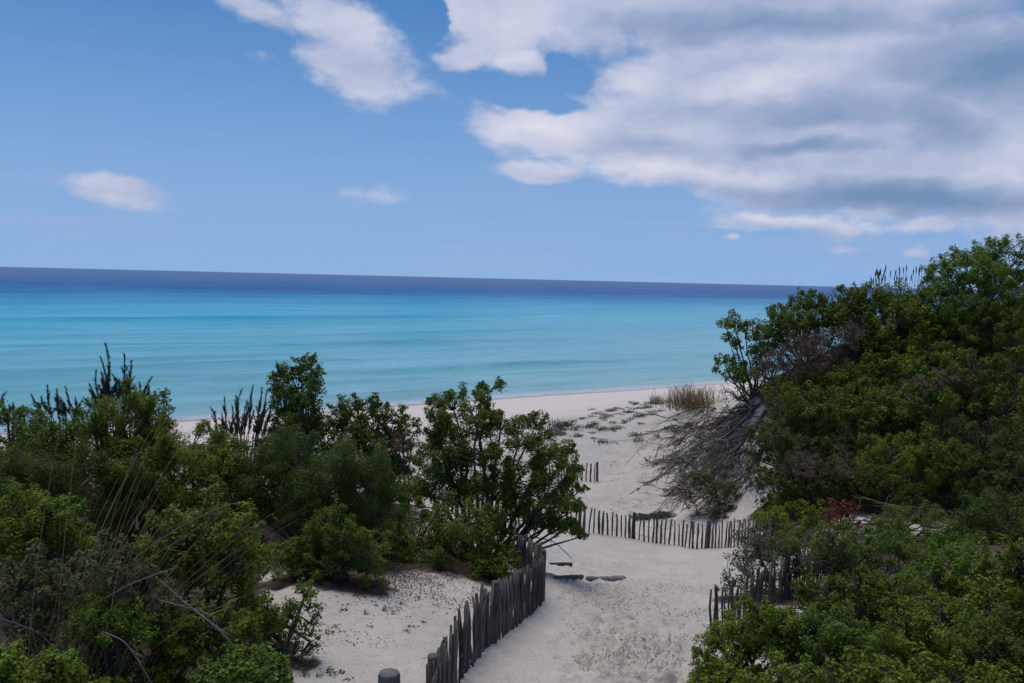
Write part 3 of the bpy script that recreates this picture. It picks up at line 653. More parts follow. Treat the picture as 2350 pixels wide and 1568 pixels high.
ld = mth(nd, 'LOGARITHM', mth(nd, 'MAXIMUM', d, 1.0), 10.0)
ld = mth(nd, 'ADD', ld, mth(nd, 'MULTIPLY_ADD', big.outputs[0], 0.36, -0.18))
fd = mth(nd, 'MULTIPLY', ld, 0.25, clamp=True)       # 10 m 0.25, 100 m 0.5, 1 km 0.75, 10 km 1
c = ramp(nd, fd, [(0.0, (0.38, 0.46, 0.48)), (0.16, (0.22, 0.44, 0.47)), (0.30, (0.175, 0.43, 0.49)), (0.42, (0.150, 0.43, 0.52)), (0.50, (0.070, 0.41, 0.54)), (0.56, (0.024, 0.365, 0.54)),
                   (0.60, (0.022, 0.265, 0.475)), (0.635, (0.026, 0.180, 0.395)), (0.675, (0.030, 0.138, 0.345)), (0.76, (0.036, 0.125, 0.32)), (1.0, (0.060, 0.15, 0.335))])
# sand bars and weed make lighter and darker patches; wave light and shade painted in too
sc3 = nd('ShaderNodeCombineXYZ', {0: mth(nd, 'MULTIPLY', dott, 0.02), 1: mth(nd, 'MULTIPLY', d, 0.10), 2: 7.7})
pn = nd('ShaderNodeTexNoise', {'Vector': sc3.outputs[0], 'Scale': 1.0, 'Detail': 7.0, 'Roughness': 0.68})
c = nd('ShaderNodeHueSaturation', {'Value': mth(nd, 'MULTIPLY_ADD', pn.outputs[0], 0.80, 0.60), 'Saturation': mth(nd, 'MULTIPLY_ADD', pn.outputs[0], -0.5, 1.25), 'Color': c}).outputs[0]
sc4 = nd('ShaderNodeCombineXYZ', {0: mth(nd, 'MULTIPLY', dott, 0.16), 1: mth(nd, 'MULTIPLY', d, 0.75), 2: 1.7})
pf = nd('ShaderNodeTexNoise', {'Vector': sc4.outputs[0], 'Scale': 1.0, 'Detail': 6.0, 'Roughness': 0.75})
c = nd('ShaderNodeHueSaturation', {'Value': mth(nd, 'MULTIPLY_ADD', pf.outputs[0], sstep(nd, d, 400.0, 40.0, 0.15, 0.85), sstep(nd, d, 400.0, 40.0, 0.925, 0.575)), 'Color': c}).outputs[0]  # fine ripple light and shade painted into the water colour, weaker offshore
# sea-grass meadows further out
sc2 = nd('ShaderNodeCombineXYZ', {0: mth(nd, 'MULTIPLY', dott, 0.004), 1: mth(nd, 'MULTIPLY', d, 0.011), 2: 3.3})
g1_ = nd('ShaderNodeTexNoise', {'Vector': sc2.outputs[0], 'Scale': 1.6, 'Detail': 4.0})
gm = mth(nd, 'MULTIPLY', sstep(nd, g1_.outputs[0], 0.5, 0.66, 0.0, 0.7), mth(nd, 'MULTIPLY', sstep(nd, d, 190.0, 300.0), sstep(nd, d, 1400.0, 500.0)))
c = mixc(nd, gm, c, (0.030, 0.105, 0.265))
# wind ripples, two scales, smaller ones fading with distance
rv = nd('ShaderNodeCombineXYZ', {0: mth(nd, 'MULTIPLY', dott, 0.30), 1: d})
w1 = nd('ShaderNodeTexNoise', {'Vector': rv.outputs[0], 'Scale': 0.55, 'Detail': 6.0, 'Roughness': 0.62})
w2 = nd('ShaderNodeTexNoise', {'Vector': rv.outputs[0], 'Scale': 0.06, 'Detail': 4.0, 'Roughness': 0.6})
hgt = mth(nd, 'MULTIPLY_ADD', w2.outputs[0], 1.6, mth(nd, 'MULTIPLY', w1.outputs[0], 0.55))
b = nd('ShaderNodeBump', {'Height': hgt, 'Strength': 0.9, 'Distance': 0.45})
# lace of foam at the waterline
fo = nd('ShaderNodeTexNoise', {'Vector': pos, 'Scale': 0.9, 'Detail': 5.0, 'Roughness': 0.7})
foam = mth(nd, 'MULTIPLY', sstep(nd, mth(nd, 'MULTIPLY_ADD', fo.outputs[0], 3.4, d), 4.4, 2.4), sstep(nd, fo.outputs[0], 0.33, 0.56))
fw = mth(nd, 'MULTIPLY', mth(nd, 'MULTIPLY', sstep(nd, d, 91.0 - 70.0, 24.0), sstep(nd, d, 30.0, 25.0)), mth(nd, 'MULTIPLY', sstep(nd, dott, 36.0, 44.0), sstep(nd, dott, 62.0, 52.0)))
foam = mth(nd, 'MAXIMUM', foam, mth(nd, 'MULTIPLY', fw, sstep(nd, fo.outputs[0], 0.48, 0.66)))
c = mixc(nd, mth(nd, 'MULTIPLY', foam, 0.75), c, (0.62, 0.63, 0.66))
# a ruffled sea mirrors much less at a flat angle than still water does
df = nd('ShaderNodeBsdfDiffuse', {'Color': c, 'Normal': b.outputs[0]})
gl = nd('ShaderNodeBsdfGlossy', {'Color': (1, 1, 1, 1), 'Roughness': sstep(nd, d, 60.0, 1200.0, 0.14, 0.38), 'Normal': b.outputs[0]})
fr = nd('ShaderNodeFresnel', {'IOR': 1.333, 'Normal': b.outputs[0]})
p = nd('ShaderNodeMixShader', {0: mth(nd, 'MULTIPLY', fr.outputs[0], sstep(nd, d, 40.0, 420.0, 0.52, 0.15)), 1: df.outputs[0], 2: gl.outputs[0]})
N.links.new(p.outputs[0], out.inputs[0]); M['sea'] = m
mx_, my_ = len(sp), len(tp)
ii = (np.arange(my_ - 1)[:, None] * mx_ + np.arange(mx_ - 1)[None]).ravel()
me = mesh_np('sea_water', np.stack((SX, SY, zw), -1).reshape(-1, 3), np.stack((ii, ii + mx_, ii + mx_ + 1, ii + 1), 1), M['sea'], True)
tag(link_mesh('sea_water', me), 'turquoise sea turning deep blue towards the horizon', None, None, 'structure')

# ================================================================== shrubs
def unit(n, g):
    v = g.normal(size=(n, 3)); return v / np.linalg.norm(v, axis=1)[:, None]
def nrm(v): return v / (np.linalg.norm(v, axis=1)[:, None] + 1e-9)
def leaf_tris(P, Nrm, L, W, g):
    t = nrm(np.cross(Nrm, unit(len(P), g))); b_ = np.cross(Nrm, t); L = L[:, None] * 1.1; W = W[:, None] * 1.45
    V = np.stack((P - t * L * 0.8 - b_ * W * 0.5, P + t * L, P - t * L * 0.2 + b_ * W), 1).reshape(-1, 3)
    return V, np.arange(len(P) * 3).reshape(-1, 3)
def leaf_quads(P, Nrm, L, W, g, along=None):
    """diamond leaves: centre P, face normal Nrm, half length L, half width W"""
    t = nrm(np.cross(Nrm, unit(len(P), g))) if along is None else nrm(along - Nrm * (along * Nrm).sum(1)[:, None])
    b_ = np.cross(Nrm, t)
    L = L[:, None]; W = W[:, None]
    V = np.stack((P - t * L, P - b_ * W + Nrm * W * 0.25, P + t * L, P + b_ * W + Nrm * W * 0.25), 1).reshape(-1, 3)
    return V, np.arange(len(P) * 4).reshape(-1, 4)
def crown(lobes, nmain, dens0, g, Y0, fine=False, bare=False):
    PV, twig = [], MB()
    pxm = Y0 / 882.0                                    # one picture element at this range
    hl = max(0.0165, 1.12 * pxm) * (0.95 if fine else LS)
    hw = hl * (0.34 if fine else LW)
    for li, (c, r) in enumerate(lobes):
        dens = dens0 * (1.0 if li < nmain else 0.42)
        rm = float(np.cbrt(r[0] * r[1] * r[2]))
        rs = float(np.clip(0.31 * rm, 0.055, 0.18)) * max(1.0, pxm * 30); ns = int(np.clip(1.45 * r[0] * r[2] / rs ** 2, 10, 34) * (1.0 if li < nmain else 0.6))
        dv = unit(ns * 3, g); dv = dv[(dv[:, 2] > -0.55)][:ns]
        # tips ride a little up and out; some stick well out of the outline
        rad = g.uniform(0.50, 1.0, len(dv)) * (1 + (g.random(len(dv)) < 0.16) * g.uniform(0.05, 0.26, len(dv)))
        sc_ = c + dv * r * rad[:, None]
        area = math.pi * (r[0] / pxm) * (r[2] / pxm)
        nl = int(area * 2.75 * dens / max((hl * 2 / pxm) * (hw / pxm), 0.35))
        nl = min(nl, 20000)
        k = g.integers(0, len(sc_), nl)
        rs_i = rs * g.uniform(0.55, 1.25, len(sc_))
        axs = nrm(dv * 0.75 + np.array((0, 0, 0.55)) + g.normal(size=dv.shape) * 0.40)
        el_ = g.uniform(1.0, 1.9, len(sc_))
        u_ = g.uniform(-1, 1, nl)
        ld_ = unit(nl, g); ax_k = axs[k]
        ld_ = nrm(ld_ - ax_k * (ld_ * ax_k).sum(1)[:, None])
        loose = np.where(g.random(nl) < 0.12, 1.8, 1.0)
        q = g.random(nl) ** 0.45 * (0.80 - 0.32 * u_) * loose
        pos_ = sc_[k] + ax_k * (rs_i[k] * el_[k] * u_ * 0.8)[:, None] + ld_ * (rs_i[k] * q)[:, None]
        nn = nrm(ld_ * 0.55 + ax_k * 0.35 + np.array((0, -0.10, 0.68)) + g.normal(size=(nl, 3)) * 0.48)
        s_ = g.uniform(0.55, 1.45, nl)
        PV.append((pos_, nn, hl * s_, hw * s_))
        for e in (sc_ if not bare else sc_):
            mid = (c + e) / 2 + g.normal(size=3) * rm * 0.10
            c0 = c + (e - c) * 0.05 - np.array((0, 0, r[2] * 0.35))
            twig.tube(np.array((c0, mid, e)), np.array((0.018, 0.011, 0.004)) * (0.6 + 0.5 * min(rm, 1.2)) * (1 if not bare else 1.3) * max(1.0, pxm * 30), 3)
    return PV, twig
for si, (name, label, group, leafk, Y0, dens, _l) in enumerate(SHRUBS):
    g = np.random.default_rng(100 + si)
    lobes = LOBES[si]
    cs = np.array([c for c, r in lobes]); rsx = np.array([r for c, r in lobes])
    bx, by = float(np.mean(cs[:, 0])), float(np.mean(cs[:, 1])) + 0.12 * float(np.mean(rsx[:, 0]))
    if 'large open' in label: bx, by = at(1110, 1240, 15.0)[:2]
    if name == 'twisted_shrub': bx, by = at(1725, 905, 34.2)[:2]
    bz = gz(bx, by)
    root = empty(name, (bx, by, bz), label, 'shrub', group)
    org = np.array((bx, by, bz))
    fine = name == 'fine_leaved_shrub'; bare = name in ('bare_shrub', 'twiggy_shrub')
    LS, LW = float(g.uniform(0.90, 1.42)), float(g.uniform(0.38, 0.60))
    PV, tw = crown(lobes + SKIRT[si], len(lobes), dens, g, Y0, fine, bare)
    Pp = np.vstack([a[0] for a in PV]); Nn = np.vstack([a[1] for a in PV]); Ll = np.concatenate([a[2] for a in PV]); Ww = np.concatenate([a[3] for a in PV])
    if bare:
        keep = g.random(len(Pp)) < (0.75 if name == 'bare_shrub' else 1.0); Pp, Nn, Ll, Ww = Pp[keep], Nn[keep], Ll[keep], Ww[keep]
        if name == 'bare_shrub': Ww = Ww * 0.35; Ll = Ll * 1.8
    gh = ground_base(Pp[:, 0], Pp[:, 1]); k = Pp[:, 2] > gh + 0.01
    NLEAF = globals().get('NLEAF', 0) + int(k.sum())
    V, F = (leaf_tris if Y0 > 12 and not bare else leaf_quads)((Pp - org)[k], Nn[k], Ll[k], Ww[k], g)
    me = mesh_np('crown', V, F, M[leafk])
    cr_ = link_mesh('crown', me, root)
    st = MB()
    for q in range(len(tw.V)): tw.V[q] = tw.V[q] - org
    st.V, st.F, st.n = tw.V, tw.F, tw.n
    for c, r in lobes:
        e = c - org - np.array((0, 0, r[2] * 0.2))
        s0 = np.array((g.normal() * 0.10, g.normal() * 0.10, -0.15))
        h_ = max(e[2], 0.1)
        m1 = s0 + (e - s0) * 0.35 + np.array((g.normal() * .12, g.normal() * .12, -0.10 * h_ + 0.06))
        m2 = s0 + (e - s0) * 0.7 + np.array((g.normal() * .10, g.normal() * .10, -0.03 * h_ + 0.04))
        w = 0.016 + 0.02 * min(1.0, float(r[0]))
        st.tube(np.array((s0, m1, m2, e)), np.array((w * 1.7, w * 1.25, w, w * 0.5)), 5)
    st.build('stems', M['dead_wood'] if name == 'twiggy_shrub' else M['bark'], root)

# ================================================================== slatted fences
def zgrid(x, y):
    """height of the finished, trodden sand"""
    i = np.clip(np.searchsorted(xs, x) - 1, 0, nx - 2); j = np.clip(np.searchsorted(ys, y) - 1, 0, ny - 2)
    u = (x - xs[i]) / (xs[i + 1] - xs[i]); v = (y - ys[j]) / (ys[j + 1] - ys[j])
    return (ZZ[j, i] * (1 - u) + ZZ[j, i + 1] * u) * (1 - v) + (ZZ[j + 1, i] * (1 - u) + ZZ[j + 1, i + 1] * u) * v
def slat_mesh(k, w, t, h, mat):
    g = np.random.default_rng(700 + k)
    n = 5; zz = np.linspace(-0.30, h, n); V = []
    for q, z in enumerate(zz):
        tw = 0.85 + 0.3 * g.random(); bend = g.normal(size=2) * 0.006
        if q == n - 1: tw *= 0.88
        for (a_, b_) in ((-1, -1), (1, -1), (1, 1), (-1, 1)):
            V.append((a_ * w / 2 * tw + bend[0] + g.normal() * 0.004, b_ * t / 2 * tw + bend[1], z + (g.normal() * 0.018 if q == n - 1 else 0)))
    F = []
    for q in range(n - 1):
        for e in range(4): F.append((q * 4 + e, q * 4 + (e + 1) % 4, q * 4 + 4 + (e + 1) % 4, q * 4 + 4 + e))
    F.append((n * 4 - 4, n * 4 - 3, n * 4 - 2, n * 4 - 1))
    return mesh_np('slat', V, F, mat)
def post_mesh(k, r, h, mat):
    g = np.random.default_rng(800 + k); mb = MB()
    zz = np.array((-0.4, 0.0, h * 0.5, h - 0.012, h)); P_ = np.stack((np.append(g.normal(size=3) * 0.004, (0, 0)), np.append(g.normal(size=3) * 0.004, (0, 0)), zz), 1)
    mb.tube(P_, np.array((r, r * 1.02, r, r * 0.98, r * 0.92)), 10)
    me_v = np.vstack(mb.V); F = np.vstack(mb.F)
    V2 = np.vstack((me_v, [[0, 0, h + 0.004]])); c0 = len(V2) - 1; b0 = 4 * 10
    capf = [(b0 + q, b0 + (q + 1) % 10, b0 + (q + 1) % 10, c0) for q in range(10)]
    # caps as thin quads: split each sector at its middle
    Vn, Fn = list(map(tuple, V2)), [tuple(f) for f in F]
    for q in range(0, 10, 2): Fn.append((b0 + q, b0 + (q + 1) % 10, b0 + (q + 2) % 10, c0))
    return mesh_np('post', np.array(Vn), np.array(Fn), mat, False)
SLATS = [slat_mesh(k, 0.043 + 0.006 * (k % 4), 0.020, 0.86 + 0.03 * (k % 5), M['grey_wood']) for k in range(9)]
POSTS = [post_mesh(k, 0.050, 0.96, M['grey_wood']) for k in range(3)]
def fence(label, pts, pitch, hs_, posts, seed, wires=True):
    g = np.random.default_rng(seed)
    P_ = np.array(pts, float); seg = np.linalg.norm(np.diff(P_, axis=0), axis=1); cum = np.concatenate(([0], np.cumsum(seg)))
    def on(u): return np.interp(u, cum, P_[:, 0]), np.interp(u, cum, P_[:, 1])
    mid = on(cum[-1] / 2); org = np.array((mid[0], mid[1], float(zgrid(mid[0], mid[1]))))
    root = empty('slatted_fence', tuple(org), label, 'fence', 'slatted sand fences')
    u = 0.02; row = []
    while u < cum[-1]:
        x, y = on(u); x2, y2 = on(min(u + 0.05, cum[-1])); x1, y1 = on(max(u - 0.05, 0))
        a = math.atan2(y2 - y1, x2 - x1); z = float(zgrid(x, y))
        o = bpy.data.objects.new('slat', SLATS[int(g.integers(0, len(SLATS)))]); col.objects.link(o); o.parent = root
        s_ = hs_(u / cum[-1]) * g.uniform(0.94, 1.04)
        o.location = (x - org[0] + g.normal() * 0.006, y - org[1] + g.normal() * 0.006, z - org[2])
        o.rotation_euler = (g.normal() * 0.045, g.normal() * 0.035, a + g.normal() * 0.12); o.scale = (g.uniform(0.85, 1.2), 1, s_)
        row.append((x, y, z, s_)); u += pitch * g.uniform(0.8, 1.22)
    for k, up_ in enumerate(posts):
        x, y = on(up_ * cum[-1]); z = float(zgrid(x, y))
        o = bpy.data.objects.new('post', POSTS[k % 3]); col.objects.link(o); o.parent = root
        o.location = (x - org[0], y - org[1] + 0.05, z - org[2]); o.rotation_euler = (g.normal() * 0.04, g.normal() * 0.04, g.random() * 6); o.scale = (1, 1, hs_(up_) * 1.0)
    if wires:
        for f in (0.22, 0.62):
            mb = MB(); rw = np.array([(x - org[0], y - org[1] - 0.013, z - org[2] + 0.9 * s_ * f + 0.01 * math.sin(7 * q)) for q, (x, y, z, s_) in enumerate(row)])
            mb.tube(rw, 0.0035, 3); mb.build('wire', M['wire'], root)
    return root
def xy(px, Y): q = at(px, 1000, Y); return (q[0], q[1])
fence('weathered grey slat fence curving along the left side of the sandy path',
      [xy(1185, 14.1), xy(1215, 13.8), xy(1240, 13.3), xy(1254, 12.9), xy(1252, 12.5), xy(1222, 11.7), xy(1190, 11.0), xy(1150, 10.2), xy(1118, 9.6), xy(1088, 9.0), xy(1060, 8.4), xy(1030, 7.7), xy(1000, 7.0)], 0.060,
      lambda u: (0.64 if u < 0.12 else 0.78) - 0.04 * u, (0.20, 0.58, 0.95), 1)
fence('slat fence running across the sand behind the path, below the bare branches',
      [xy(1000, 25.5), xy(1115, 26.6), xy(1250, 27.5), xy(1347, 27.8), xy(1473, 27.5), xy(1560, 27.0), xy(1640, 26.0), xy(1740, 24.2), xy(1800, 23.0)], 0.142,
      lambda u: 0.86, (0.16, 0.40, 0.535, 0.74, 0.97), 2)
fence('short far stretch of slat fence ending at a dark post on the dune slope',
      [xy(1235, 35.0), xy(1376, 34.7)], 0.16, lambda u: 0.80, (0.985,), 3)
fence('slat fence on the right side of the path, half hidden by shrubs',
      [xy(1650, 11.6), xy(1690, 12.3), xy(1760, 13.6), xy(1840, 15.2), xy(1911, 17.2), xy(1990, 19.5), xy(2060, 21.2)], 0.11,
      lambda u: 0.78, (0.33, 0.62, 0.95), 4)
# single round post at the lower edge
q = at(893, 1545, 7.6); zb = gz(q[0], q[1]); hp = q[2] - zb
pr = empty('wooden_post', (q[0], q[1], zb), 'single round grey wooden post at the lower edge before the left sand patch', 'post')
shaft = link_mesh('shaft', post_mesh(11, 0.100, hp, M['grey_wood']), pr)
eg = MB(); eg.tube(np.array(((0, 0, hp), (0, 0, hp + 0.007), (0, 0, hp + 0.010))), np.array((0.091, 0.088, 0.001)), 14); eg.build('end_grain', M['post_wood'], shaft, False)

# ================================================================== driftwood on the path
def log(name, label, a, b, r0, r1, mat, k=8, flat=0.6, group=None):
    g = np.random.default_rng(int(a[0] * 7 + a[1])); n = 7
    A0, B0 = np.array(a, float), np.array(b, float); P_ = A0 + (B0 - A0) * np.linspace(0, 1, n)[:, None]
    P_[:, :2] += g.normal(size=(n, 2)) * r0 * 0.18
    P_[:, 2] = np.linspace(float(zgrid(A0[0], A0[1])), float(zgrid(B0[0], B0[1])), n) + np.linspace(r0, r1, n) * 0.45 + 0.012
    org = P_[n // 2].copy(); org[2] -= r0 * flat
    mb = MB(); mb.tube(P_ - org, np.linspace(r0, r1, n) * g.uniform(0.85, 1.12, n), k)
    V = np.vstack(mb.V); F = np.vstack(mb.F)
    F = np.vstack((F, [[0, 1, 2, 3], [0, 3, 4, 5], [0, 5, 6, 7]], [[len(V) - 8, len(V) - 7, len(V) - 6, len(V) - 5], [len(V) - 8, len(V) - 5, len(V) - 4, len(V) - 3], [len(V) - 8, len(V) - 3, len(V) - 2, len(V) - 1]])) if k == 8 else F
    o = link_mesh(name, mesh_np(name, V, F, mat)); o.location = org
    return tag(o, label, 'driftwood', group)
g0_ = lambda px, py: on_ground(px, py)
log('driftwood_log', 'short thick weathered driftwood log lying on the sandy path', g0_(1428, 1334), g0_(1346, 1336), 0.085, 0.045, M['dead_wood'])
log('driftwood_stick', 'long thin grey stick half buried beside the driftwood log', g0_(1335, 1331), g0_(1270, 1330), 0.045, 0.02, M['dead_wood'])
log('driftwood_log', 'small brown driftwood piece beside the end of the near slat fence', g0_(1308, 1302), g0_(1264, 1296), 0.055, 0.04, M['dark_dead_wood'])

# ================================================================== dead branches
def branch_pts(P_, g, mb, r, k=4, twigs=4, tl=0.5):
    mb.tube(P_, np.linspace(r, r * 0.35, len(P_)), k)
    for q in range(twigs):
        u = g.uniform(0.25, 0.95) * (len(P_) - 1); i = int(u); f = u - i
        p0 = P_[i] * (1 - f) + P_[min(i + 1, len(P_) - 1)] * f
        dr = P_[min(i + 1, len(P_) - 1)] - P_[i]; dr = dr / (np.linalg.norm(dr) + 1e-9)
        d2 = dr + g.normal(size=3) * np.array((0.7, 0.7, 0.30)); d2 /= np.linalg.norm(d2)
        L = tl * g.uniform(0.5, 1.3); e = p0 + d2 * L; m_ = (p0 + e) / 2 + g.normal(size=3) * 0.04 * L
        for w in (m_, e): w[2] = max(w[2], gz(w[0], w[1]) + 0.02)
        mb.tube(np.array((p0, m_, e)), np.array((r * 0.55, r * 0.4, r * 0.2)), 3)
gb = np.random.default_rng(77)
for k in range(160):
    lane = gb.random()
    sx, sy = 1605 + 150 * gb.random() + 25 * lane, 930 + 150 * gb.random() ** 1.3
    ln = gb.uniform(70, 210) if k % 5 else gb.uniform(200, 290); ang = math.radians(gb.normal(137, 20))
    if k >= 92: ln = gb.uniform(35, 95); ang = math.radians(gb.normal(140, 36)); sx -= 110 * lane; sy += 95 * lane
    pts = []
    for u in np.linspace(0, 1, 6):
        a2 = ang + (u - 0.5) * gb.normal() * 0.15
        px, py = sx + math.cos(a2) * ln * u + gb.normal() * 5, sy + math.sin(a2) * ln * u * 0.95 + gb.normal() * 5
        if py > 1205: break
        pts.append(on_ground(px, py, 24, 60) + np.array((0, 0, 0.02 + 0.20 * gb.random() * math.sin(math.pi * min(u + .15, 1)))))
    if len(pts) < 3: continue
    P_ = np.array(pts)
    if np.abs(np.diff(P_[:, 1])).max() > 6: continue
    P_[-1, 2] = gz(P_[-1, 0], P_[-1, 1]) + 0.02
    org = P_[-1].copy(); mb = MB(); branch_pts(P_, gb, mb, gb.uniform(0.012, 0.036) if k % 9 else 0.055, 4, 10, 0.6)
    for q in range(len(mb.V)): mb.V[q] = mb.V[q] - org
    o = mb.build('dead_branch', M['dark_dead_wood'] if k % 3 else M['dead_wood']); o.location = org
    zone = 'top' if sy < 975 else ('middle' if sy < 1030 else 'foot')
    tag(o, '%s dead branch lying on the %s of the bare sandy dune slope' % ('dark brown' if k % 3 else 'pale grey', zone), 'branch', 'dead branches on the dune slope')
for k in range(26):
    sx, sy = gb.uniform(1990, 2210), gb.uniform(1165, 1250)
    p0 = at(sx, sy, 22.0 + gb.normal() * 0.4); d_ = np.array((-1.0, gb.normal() * 0.3, gb.normal() * 0.25 - 0.22)); d_ /= np.linalg.norm(d_)
    L = gb.uniform(0.8, 1.8); P_ = np.array([p0 + d_ * L * u + np.array((0, 0, -0.12 * u * u)) + gb.normal(size=3) * 0.03 for u in np.linspace(0, 1, 5)])
    P_[:, 2] = np.maximum(P_[:, 2], ground_base(P_[:, 0], P_[:, 1]) + 0.03); P_[-1, 2] = gz(P_[-1, 0], P_[-1, 1]) + 0.02
    org = P_[-1].copy(); mb = MB(); branch_pts(P_, gb, mb, gb.uniform(0.012, 0.026), 4, 5, 0.45)
    for q in range(len(mb.V)): mb.V[q] = mb.V[q] - org
    o = mb.build('dead_branch', M['bark'] if k % 2 else M['dark_dead_wood']); o.location = org
    tag(o, 'dark bare branch in the tangle of twigs at the foot of the right dune', 'branch', 'tangle of bare twigs')
PALE = [('pale bare branch arching over the lower left sand edge', [(365, 1378), (420, 1392), (490, 1412), (500, 1440)], 8.0, .009), ('long pale arching branch above the lower left shrubs', [(365, 1330), (430, 1390), (480, 1425), (530, 1470), (560, 1530), (585, 1575)], 7.6, .010),
        ('bleached curved twig hanging at the lower left', [(240, 1452), (285, 1470), (320, 1520), (352, 1575)], 7.0, .008), ('pale thin twig slanting across the left edge', [(0, 1420), (40, 1432), (85, 1450), (130, 1490)], 7.2, .007),
        ('long straw-pale branch rising to the right over the left thicket', [(250, 1330), (330, 1265), (420, 1205), (500, 1165), (560, 1150)], 8.9, .008), ('thin bare branch forking above the leafy left shrubs', [(330, 1290), (420, 1235), (470, 1200)], 8.8, .008),
        ('thin pale branch lying against the olive shrub on the left', [(230, 1380), (300, 1340), (380, 1310), (410, 1300)], 7.8, .008), ('bare twig reaching down to the path from the large open shrub', [(1230, 1185), (1222, 1235), (1270, 1240), (1312, 1282)], 14.6, .013),
        ('dark bent twig above the near fence end', [(1195, 1165), (1215, 1225), (1228, 1262), (1245, 1290)], 14.3, .014)]
for lb, pp, Y, r in PALE:
    P0 = np.array([at(px, py, Y) for px, py in pp])
    t_ = np.linspace(0, len(P0) - 1, 12); P_ = np.stack([np.interp(t_, np.arange(len(P0)), P0[:, q]) for q in range(3)], 1)
    P_[1:-1] = (P_[:-2] + 2 * P_[1:-1] + P_[2:]) / 4
    org = P_[-1].copy(); mb = MB()
    r *= 0.68
    mb.tube(P_ - org, np.linspace(r * 1.4, r * 0.6, 12), 5)
    for q in range(3):
        i = 3 + 2 * q; e = P_[i] + (P_[i + 1] - P_[i]) * 2 + gb.normal(size=3) * 0.08
        mb.tube(np.array((P_[i], (P_[i] + e) / 2, e)) - org, np.array((r * .6, r * .5, r * .3)), 3)
    o = mb.build('dead_branch', M['dead_wood'] if 'dark' not in lb and 'reaching' not in lb else M['bark']); o.location = org
    tag(o, lb, 'branch')

# ================================================================== grasses and feathery shoots
def blades(base, n, L, lean, spread, w, g, droop=0.5, seg=4, az=None):
    mb = MB()
    for k in range(n):
        b0 = np.array((g.normal() * spread, g.normal() * spread, -0.03)); a = g.uniform(0, 2 * math.pi) if az is None else az + g.normal() * 0.45
        l = L * g.uniform(0.55, 1.15); le = lean * g.uniform(0.3, 1.3); d_ = np.array((math.cos(a), math.sin(a), 0))
        P_ = np.array([b0 + d_ * (le * l * u ** 1.7) + np.array((0, 0, l * (u - droop * le * u * u * 0.6))) for u in np.linspace(0, 1, seg)])
        side = np.array((-d_[1], d_[0], 0)); sd_ = side * math.cos(k) + np.array((d_[0], d_[1], 0)) * math.sin(k)
        W_1 = w * np.linspace(1, 0.25, seg)
        V = np.concatenate((P_ - sd_ * W_1[:, None], P_ + sd_ * W_1[:, None])); i = np.arange(seg - 1)
        mb.add(V, np.stack((i, i + 1, i + 1 + seg, i + seg), 1))
    return mb
gg = np.random.default_rng(31)
for lb, px, Y, n, L, lean, spr, azm in (('tall dry grass tussock with long leaning stems in the left thicket', 150, 7.9, 46, 2.75, 0.40, 0.20, 0.15), ('dry grass tussock with arching stems right of the tallest stems on the left', 240, 8.3, 44, 2.2, 0.72, 0.18, 0.1),
                                         ('brown dry stems crowded at the lower left edge', 75, 7.0, 110, 1.35, 0.4, 0.22, None)):
    p0 = at(px, 1450, Y); zb = gz(p0[0], p0[1]) ; root = empty('grass_tussock', (p0[0], p0[1], zb), lb, 'grass')
    blades(None, n, L, lean, spr, 0.0050, gg, 0.35, 9, azm).build('stems', M['straw'] if 'arching' in lb or 'tall' in lb else M['dry_stem'], root, False)
for lb, px, py, Y, n, L, spr in (('large tan tuft of beach grass on the dune crest beside the sea', 1588, 925, 44.0, 620, 1.15, 0.62), ('small tan tuft of beach grass on the crest left of the large one', 1510, 915, 45.0, 170, 0.62, 0.24), ('purple-brown wisp of dry grass at the left end of the dune crest', 1290, 966, 43.0, 150, 0.35, 0.42)):
    p0 = on_ground(px, py + 12, 36, 55); root = empty('beach_grass', tuple(p0), lb, 'grass', 'beach grass tufts on the crest')
    blades(None, n, L, 0.35, spr, 0.014, gg, 0.5, 4).build('blades', M['marram'] if 'purple' not in lb else M['dry_stem'], root, False)
p0 = at(2060, 655, 37.0); zb = gz(p0[0], p0[1]); root = empty('reed_clump', (p0[0], p0[1], zb), 'dry grass stems with dark seed heads against the sky on the right dune', 'grass')
stm, hd = MB(), MB()
for k in range(34):
    px, py = gg.uniform(1998, 2118), gg.uniform(606, 640); py += max(0, (2040 - px)) * 0.35
    tip = at(px, py, 37 + gg.normal() * 0.3) - np.array((p0[0], p0[1], zb)); b0 = np.array((tip[0] * 0.85 + gg.normal() * 0.1, tip[1], gz(p0[0] + tip[0] * .85, p0[1] + tip[1]) - zb))
    stm.tube(np.array((b0, (b0 + tip) / 2 + gg.normal(size=3) * 0.02, tip)), np.array((0.010, 0.008, 0.006)), 3)
    dn = np.array((gg.normal() * 0.03, 0, -0.26)); hd.tube(np.array((tip + np.array((0, 0, .05)), tip + dn * 0.3, tip + dn)), np.array((0.008, 0.030, 0.012)), 4)
stm.build('stems', M['dry_stem'], root); hd.build('seed_heads', M['seed'], root)['kind'] = 'stuff'
